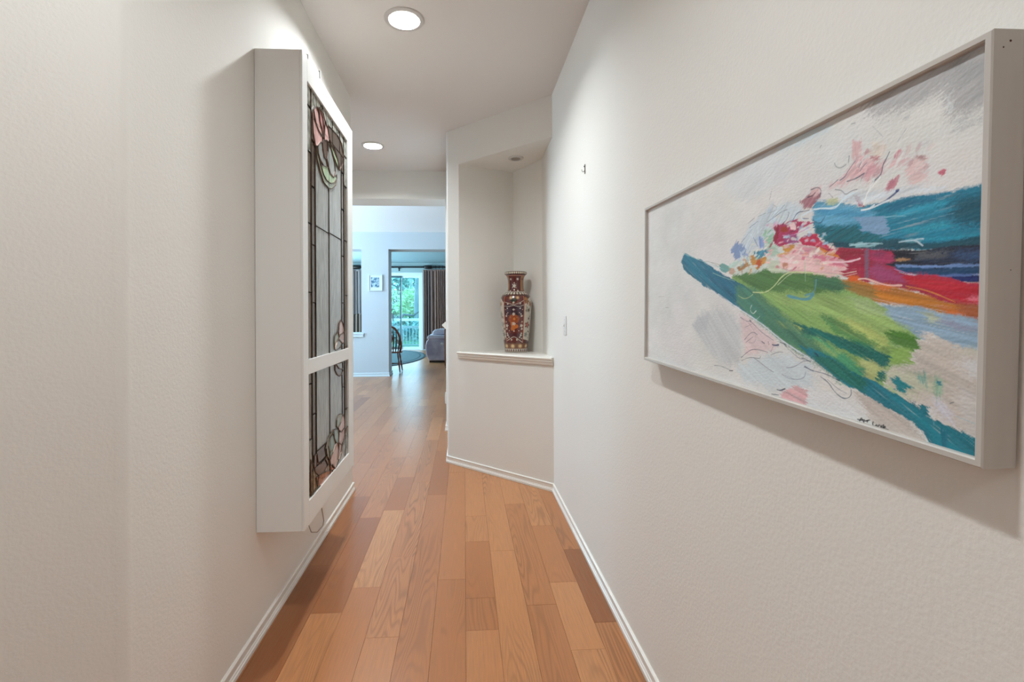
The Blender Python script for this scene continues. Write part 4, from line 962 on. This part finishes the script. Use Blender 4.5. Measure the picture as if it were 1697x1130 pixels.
# ---------------------------------------------------------------- rug
def oval(cx, cy, a, b, n=72): return [(cx+a*math.cos(2*PI*i/n), cy+b*math.sin(2*PI*i/n)) for i in range(n)]
rg = thing('oval_rug', 'oval teal grey rug with darker border rings before glass door', 'rug', (-2.35, 14.1, .002))
M_rug = pm('rug_teal', (84,112,118), .95, var=((8,8,1), .2, (70,98,104)), bump=((160,160,10), .4, .002)); M_rug2 = pm('rug_border', (40,58,66), .95)
for i, (a, b, mt, h) in enumerate(((1.2,2.75,M_rug2,.009),(1.15,2.66,M_rug,.011),(1.06,2.50,M_rug2,.0122),(1.03,2.44,M_rug,.0134))):
    MB().prism(oval(0, 0, a, b), 0, h).build('border_band' if i < 3 else 'centre_field', mt, rg)

# ---------------------------------------------------------------- recliner (its side towards the hall)
rc = thing('recliner', 'grey plush recliner armchair in front of the brown curtain', 'armchair', (-.45, 12.85, 0)); 
M_plush = pm('plush_grey', (190,182,192), .95, var=((3.2,3.2,3.2), .13, (150,142,158), 3)); M_plush2 = pm('plush_grey_light', (196,192,200), .95, var=((3,3,3), .15, (172,166,180), 3))
def rb(mb, name, mat, **k): return rel(mb, (-.45, 12.85, 0)).build(name, mat, rc, **k)
def side_prism(pts, y0, y1):
    n = len(pts); return MB().add([(x,y0,z) for x,z in pts]+[(x,y1,z) for x,z in pts], [tuple(range(n)), tuple(range(2*n-1,n-1,-1))]+[(i,(i+1)%n,n+(i+1)%n,n+i) for i in range(n)])
arm = [(-.91,.05),(-.965,.16),(-.995,.32),(-1.0,.44),(-.975,.53),(-.93,.60),(-.90,.635),(.02,.60),(.02,.05)]
for y in (12.42, 13.10): rb(side_prism(arm, y, y+.18), 'arm', M_plush, bevel=.03, seg=3)
pad = [(-.945,.605),(-.955,.65),(-.93,.69),(-.88,.71),(.0,.685),(.03,.65),(.02,.61)]
for y in (12.395, 13.085): rb(side_prism(pad, y, y+.22), 'arm_pad', M_plush2, bevel=.028, seg=3)
rb(side_prism([(-.97,.20),(-.99,.40),(-.94,.50),(-.2,.47),(-.2,.18)], 12.60, 13.10), 'seat', M_plush2, bevel=.04, seg=3)
rb(side_prism([(-.82,.60),(-.81,.75),(-.76,.825),(-.66,.855),(-.2,.875),(-.05,.84),(.02,.70),(0,.5),(-.3,.48)], 12.62, 13.08), 'backrest', M_plush2, bevel=.045, seg=3)
rb(side_prism([(-.83,.70),(-.815,.79),(-.77,.838),(-.68,.86),(-.1,.875),(.03,.84),(.04,.72)], 12.50, 12.66), 'back_wing', M_plush2, bevel=.035, seg=3)
rb(MB().box(-.90, -.02, 12.46, 13.22, .0, .05), 'base', M_black)
rb(MB().lathe([(.0001,0),(.032,0),(.04,-.012),(.03,-.03),(.0001,-.035)], (-.575,12.42,.475), 20, 'Y'), 'lever_knob', pm('knob_pale', (190,184,180), .4), smooth=True)

# ---------------------------------------------------------------- windsor chair
wc = thing('windsor_chair', 'dark wooden bow back chair standing just behind doorway edge', 'chair', (-1.56, 10.42, 0)); wl = (-1.56, 10.42, 0)
M_wood = pm('chair_dark_wood', (138,74,50), .35, var=((30,30,4), .2, (96,48,34)), coat=.3)
def wb(mb, name, **k): return rel(mb, wl).build(name, M_wood, wc, **k)
bow = [(-1.56+.225*math.cos(a)*(1 if abs(math.cos(a)) < .99 else 1), 10.30-.05*math.sin(a), .56+.42*math.sin(a)) for a in [PI*i/20 for i in range(21)]]
wb(MB().tube([(-1.56+.195, 10.34, .45)]+bow+[(-1.56-.195, 10.34, .45)], .023, 10), 'bow_back', smooth=True)
for i in range(-3, 4):
    if i == 0: continue
    x = i*.055; top = .56+.42*math.sqrt(max(0, 1-(x*1.15/.225)**2)); wb(MB().tube([(-1.56+x*.9,10.35,.45),(-1.56+x*1.15,10.31,(.45+top)/2),(-1.56+x*1.15,10.265,top-.006)], [.013,.016,.010], 8), 'spindle', smooth=True)
wb(rel(MB().add([(x,y,z) for y in (0,.012) for x,z in ((-.02,.45),(.02,.45),(.026,.62),(.05,.72),(.026,.82),(.02,.965),(-.02,.965),(-.026,.82),(-.05,.72),(-.026,.62))], [tuple(range(10)),tuple(range(19,9,-1))]+[(i,(i+1)%10,10+(i+1)%10,10+i) for i in range(10)]), (1.56,-10.30,0)), 'splat', bevel=.003)
wb(MB().prism([(-1.56+.225*math.copysign(abs(math.cos(a))**.7,math.cos(a)), 10.52+.21*math.copysign(abs(math.sin(a))**.7,math.sin(a))) for a in [2*PI*i/28 for i in range(28)]], .415, .45), 'seat', bevel=.012)
for sx_, sy_ in ((-1,-1),(1,-1),(-1,1),(1,1)):
    a = Vector((-1.56+.14*sx_, 10.52+.13*sy_, .42)); b = Vector((-1.56+.195*sx_, 10.52+.20*sy_, .005))
    wb(MB().tube([a, a.lerp(b,.25), a.lerp(b,.4), a.lerp(b,.5), a.lerp(b,.75), b], [.013,.019,.012,.021,.017,.010], 10), 'leg', smooth=True)
for sx_ in (-1, 1): wb(MB().tube([(-1.56+.172*sx_,10.35,.18),(-1.56+.165*sx_,10.52,.18),(-1.56+.172*sx_,10.69,.18)], [.008,.014,.008], 8), 'stretcher', smooth=True)
wb(MB().tube([(-1.725,10.52,.18),(-1.56,10.52,.18),(-1.395,10.52,.18)], [.008,.014,.008], 8), 'stretcher', smooth=True)

# ---------------------------------------------------------------- cabinet edge, striped cushion chair
sb = thing('wooden_cabinet', 'tall brown wooden cabinet just left of the niche wall edge', 'cabinet', (-.2, 11.3, 0)); sbl = (-.2, 11.3, 0)
M_cab = pm('cabinet_brown', (128,78,48), .4, var=((10,10,2), .2, (100,56,34)))
rel(MB().box(-.455, .1, 11.1, 11.5, .06, .92), sbl).build('body', M_cab, sb, bevel=.003); rel(MB().box(-.465, .12, 11.08, 11.52, .92, .945), sbl).build('top', M_cab, sb, bevel=.004)
rel(MB().box(-.44, .08, 11.12, 11.48, .0, .06), sbl).build('plinth', M_cab, sb)
for x in (-.43, -.17): 
    d_ = rel(MB().box(x, x+.245, 11.085, 11.1, .10, .88), sbl).build('door', M_cab, sb, bevel=.004); MB().lathe([(.0001,0),(.006,0),(.012,-.012),(.0001,-.018)], (x+.2+.2, 11.085-11.3, .55), 12, 'Y').build('knob', M_black, d_, smooth=True)
ac = thing('striped_armchair', 'dark striped armchair back seen through the pass-through above its sill', 'armchair', (-2.32, 10.95, 0)); al_ = (-2.75, 11.2, 0)
M_stripe = pm('striped_fabric', (36,34,38), .9); nt = M_stripe.node_tree; tcn = nt.nodes.new('ShaderNodeTexCoord'); wv = nt.nodes.new('ShaderNodeTexWave'); wv.wave_type = 'BANDS'; wv.bands_direction = 'X'; wv.inputs['Scale'].default_value = 4.2; wv.inputs['Distortion'].default_value = .5; wv.inputs['Detail'].default_value = 0
rpn = nt.nodes.new('ShaderNodeValToRGB'); rpn.color_ramp.elements[0].position = .55; rpn.color_ramp.elements[0].color = (*lin((34,32,36)),1); rpn.color_ramp.elements[1].position = .75; rpn.color_ramp.elements[1].color = (*lin((158,138,116)),1)
nt.links.new(tcn.outputs['Object'], wv.inputs[0]); nt.links.new(wv.outputs[0], rpn.inputs[0]); nt.links.new(rpn.outputs[0], nt.nodes['Principled BSDF'].inputs['Base Color'])
def ab(mb, name, mat=M_stripe, **k): return rel(mb, al_).build(name, mat, ac, **k)
ab(rel(MB().add([(x,y,z) for y in (0,.16) for x,z in [(-.42,.40)]+[(-.42+.84*i/12, 1.19+.07*math.sin(PI*i/12)) for i in range(13)]+[(.42,.40)]], [tuple(range(15)),tuple(range(29,14,-1))]+[(i,(i+1)%15,15+(i+1)%15,15+i) for i in range(15)]), (2.71,-10.95,0)), 'backrest', bevel=.05, seg=3)
ab(MB().box(-3.10, -2.32, 11.11, 11.7, .28, .50), 'seat', bevel=.05, seg=3)
for x in (-3.2, -2.42): ab(MB().box(x, x+.15, 11.05, 11.68, .2, .66), 'arm', bevel=.05, seg=3)
for x, y in ((-3.12,11.1),(-2.38,11.1),(-3.12,11.62),(-2.38,11.62)): ab(MB().tube([(x,y,.22),(x,y,.003)], [.025,.016], 8), 'leg', M_wood)

# ---------------------------------------------------------------- outside: deck, railing, garden
dk = struct(MB().box(-6, 2, 17.14, 19.75, -.30, -.08).build('floor_deck_base', pm('deck_frame', (120,128,130), .8)), 'wooden deck outside the sliding door', 'deck')
M_deck = pm('deck_board', (150,158,160), .8, var=((2,20,2), .2, (120,130,134)))
bd = bpy.data.meshes.new('deck_board'); bd.from_pydata(*[MB().box(-6,2,0,.135,-.08,-.055).v, [], MB().box(0,1,0,1,0,1).f]); bd.materials.append(M_deck)
for i in range(18): o = bpy.data.objects.new('deck_board', bd); COL.objects.link(o); o.parent = dk; o.location = (0, 17.16+i*.142, 0)
M_rail = pm('railing_white', (232,244,246), .45)
ra = thing('deck_railing', 'white deck railing with slim balusters outside the glass door', 'railing', (-2, 19.5, -.055)); rr_ = (-2, 19.5, -.055)
rel(MB().box(-6, 2, 19.45, 19.55, .75, .79), rr_).build('top_rail', M_rail, ra, bevel=.004); rel(MB().box(-6, 2, 19.475, 19.525, .69, .75), rr_).build('upper_rail', M_rail, ra)
rel(MB().box(-6, 2, 19.475, 19.525, .0, .05), rr_).build('bottom_rail', M_rail, ra)
bm_ = bpy.data.meshes.new('baluster'); bm_.from_pydata(MB().box(-.016,.016,-.016,.016,0,.64).v, [], MB().box(0,1,0,1,0,1).f); bm_.materials.append(M_rail)
for i in range(60):
    x = -5.9+i*.128; o = bpy.data.objects.new('baluster', bm_); COL.objects.link(o); o.parent = ra; o.location = (x+2, 0, .105)
for x in (-5.98, -3.4, -.6, 1.98): rel(MB().box(x-.05, x+.05, 19.45, 19.55, -.05, .95), rr_).build('post', M_rail, ra, bevel=.004)
gd = struct(MB().add([(-30,19.8,-.5),(20,19.8,-.5),(20,60,.6),(-30,60,.6),(-30,19.8,-.8),(20,19.8,-.8),(20,60,-.8),(-30,60,-.8)], [(0,1,2,3),(7,6,5,4),(0,4,5,1),(1,5,6,2),(2,6,7,3),(3,7,4,0)]).build('ground_lawn', pm('lawn', (92,140,92), .95, var=((1.2,1.2,1.2), .2, (60,104,74)))), 'garden lawn beyond the deck', 'lawn')
wf = thing('garden_fence', 'white horizontal garden fence rail beyond the deck railing', 'fence', (-2.5, 24, -.35)); wfl = (-2.5,24,-.35)
rel(MB().box(-9, 3, 23.97, 24.03, .93, 1.06), wfl).build('top_rail', M_rail, wf); rel(MB().box(-9, 3, 23.98, 24.02, .25, .34), wfl).build('lower_rail', M_rail, wf)
for i in range(6): x = -8.9+i*2.3; rel(MB().box(x-.06, x+.06, 23.94, 24.06, -.36, 1.08), wfl).build('post', M_rail, wf)
def leaves(rng_, cx, cy, cz, rx, ry, rz, n, size, clumps=26, shell=.55):
    cs = []
    for _ in range(clumps):
        a, b, r = rng_.uniform(0, 2*PI), rng_.uniform(-1, 1), rng_.uniform(shell, 1)
        q_ = math.sqrt(1-b*b); cs.append((cx+rx*r*q_*math.cos(a), cy+ry*r*q_*math.sin(a), cz+rz*r*b))
    mb = MB()
    for _ in range(n):
        c = rng_.choice(cs); s_ = size*rng_.uniform(.6, 1.4); p_ = Vector((rng_.gauss(c[0], rx*.17), rng_.gauss(c[1], ry*.17), rng_.gauss(c[2], rz*.15)))
        d = Vector((rng_.gauss(0,1), rng_.gauss(0,1), rng_.gauss(0,1))).normalized(); e = d.orthogonal().normalized()
        mb.add([p_-d*s_, p_+e*s_*.4, p_+d*s_, p_-e*s_*.4], [(0,1,2,3)])
    return mb
def leaf_mat(name, c, c2): return pm(name, c, .6, var=((2.2,2.2,2.2), .13, c2, 3))
LM = [leaf_mat('leaf_deep', (120,164,160), (176,210,202)), leaf_mat('leaf_bright', (150,206,150), (196,232,190)), leaf_mat('leaf_teal', (90,146,148), (176,214,210)), leaf_mat('leaf_pale', (150,192,186), (214,236,230))]
M_bark = pm('tree_bark', (84,104,114), .9, var=((6,6,1), .2, (96,108,112)))
M_bark2 = pm('tree_bark_grey', (110,128,140), .9, var=((6,6,1), .2, (140,156,164)))
def tree(label, trunk, radii, crown, mat, seed, bark=M_bark, size=.13, n=1500, name='garden_tree'):
    r = random.Random(seed); t = thing(name, label, 'tree', trunk[0][0], 'garden trees and shrubs') if isinstance(trunk[0][0], tuple) else thing(name, label, 'tree', trunk[0])
    if 'group' in t: del t['group']
    loc = tuple(t.location)
    rel(MB().tube(trunk, radii, 10), loc).build('trunk', bark, t, smooth=True)
    for c in crown: rel(leaves(r, *c, n, size), loc).build('foliage', mat, t)
    return t, loc
t, lc = tree('leafy garden tree with dark trunk curving left behind the glass door', [(-3.55,26,-.3),(-3.72,26,.9),(-4.15,26,1.5),(-4.35,26,2.4),(-4.1,26,3.4),(-4.3,26,4.6)], [.16,.14,.13,.11,.09,.05], [(-4.3,26.5,4.6,1.5,1.2,1.5),(-3.3,27,3.9,.9,.9,1.0)], LM[2], 1)
rel(MB().tube([(-3.72,26,.9),(-3.2,26,1.25),(-2.7,26,1.2),(-2.2,26,1.6)], [.09,.07,.05,.03], 8), lc).build('branch', M_bark, t, smooth=True)
rel(MB().tube([(-4.15,26,1.5),(-4.7,26,1.9),(-5.3,26,2.0)], [.08,.06,.03], 8), lc).build('branch', M_bark, t, smooth=True)
rel(MB().tube([(-4.35,26,2.4),(-3.9,26,2.9),(-3.5,26,2.7),(-3.2,26,3.3)], [.08,.06,.05,.03], 8), lc).build('branch', M_bark, t, smooth=True)
tree('tall tree with thick grey trunk right of the curved one', [(-2.75,30.5,-.3),(-2.82,30.5,2),(-2.7,30.5,5.2),(-2.7,30.5,7)], [.38,.33,.29,.2], [(-2.5,31.1,5.9,1.9,.8,1.4)], LM[2], 2, M_bark2)
tree('pale feathery tree filling the upper left of the glass door', [(-7.0,36.5,-.2),(-6.9,36.5,2),(-7,36.5,5)], [.17,.13,.06], [(-6.4,36.5,3.8,2.3,.9,2.6),(-4.9,36.8,6,2.3,.8,1.8)], LM[3], 3, n=2200)
def shrub(label, c, mat, seed, n=1500, size=.12):
    r = random.Random(seed); t = thing('garden_shrub', label, 'shrub', (c[0], c[1], c[2]-c[5])); loc = tuple(t.location)
    rel(leaves(r, *c, n, size, shell=.2), loc).build('foliage', mat, t); rel(MB().tube([(c[0],c[1],c[2]-c[5]*1.15),(c[0],c[1],c[2])], [.06,.03], 8), loc).build('stem', M_bark, t)
shrub('low green hedge plant between deck railing and white fence', (-3.0,22,.45,1.7,.6,.55), LM[2], 4, 2200, .08)
shrub('bright green shrub behind the curved tree trunk', (-3.7,33,1.9,1.5,.9,1.25), LM[1], 5, 1800)  # uses the brighter green leaf colour
shrub('dark green shrub at left behind the fence rail', (-6.0,29.5,1.0,1.1,.6,.9), LM[0], 6)
shrub('dark green shrub at right behind thick grey trunk', (-1.6,32,1.7,1.5,.9,1.9), LM[0], 7)
shrub('broad deep green thicket far behind all the garden trees', (-5.5,40,3.2,6.5,1.2,4.6), LM[0], 8, 5200, .26)
wcm = thing('wind_chime', 'white hanging wind chime outside behind the glass door', 'wind chime', (-1.98, 18.3, 2.62)); wml = (-1.98,18.3,2.62)
rel(MB().tube([(-1.98,18.3,2.92),(-1.98,18.3,2.60)], .004, 6), wml).build('cord', M_black, wcm); rel(MB().lathe([(.0001,2.62),(.05,2.60),(.055,2.58),(.0001,2.57)], (-1.98,18.3,0), 16), wml).build('cap', M_rail, wcm, smooth=True)
for a in range(5): x, y = -1.98+.036*math.cos(a*1.257), 18.3+.036*math.sin(a*1.257); rel(MB().tube([(x,y,2.57),(x,y,2.28+.03*a)], .011, 8), wml).build('chime_tube', M_rail, wcm, smooth=True)
struct(MB().box(-6, 2, 17.14, 19.9, 2.92, 3.06).build('ceiling_porch', pm('porch_soffit', (170,190,196), .8)), 'porch roof over the deck', 'ceiling')
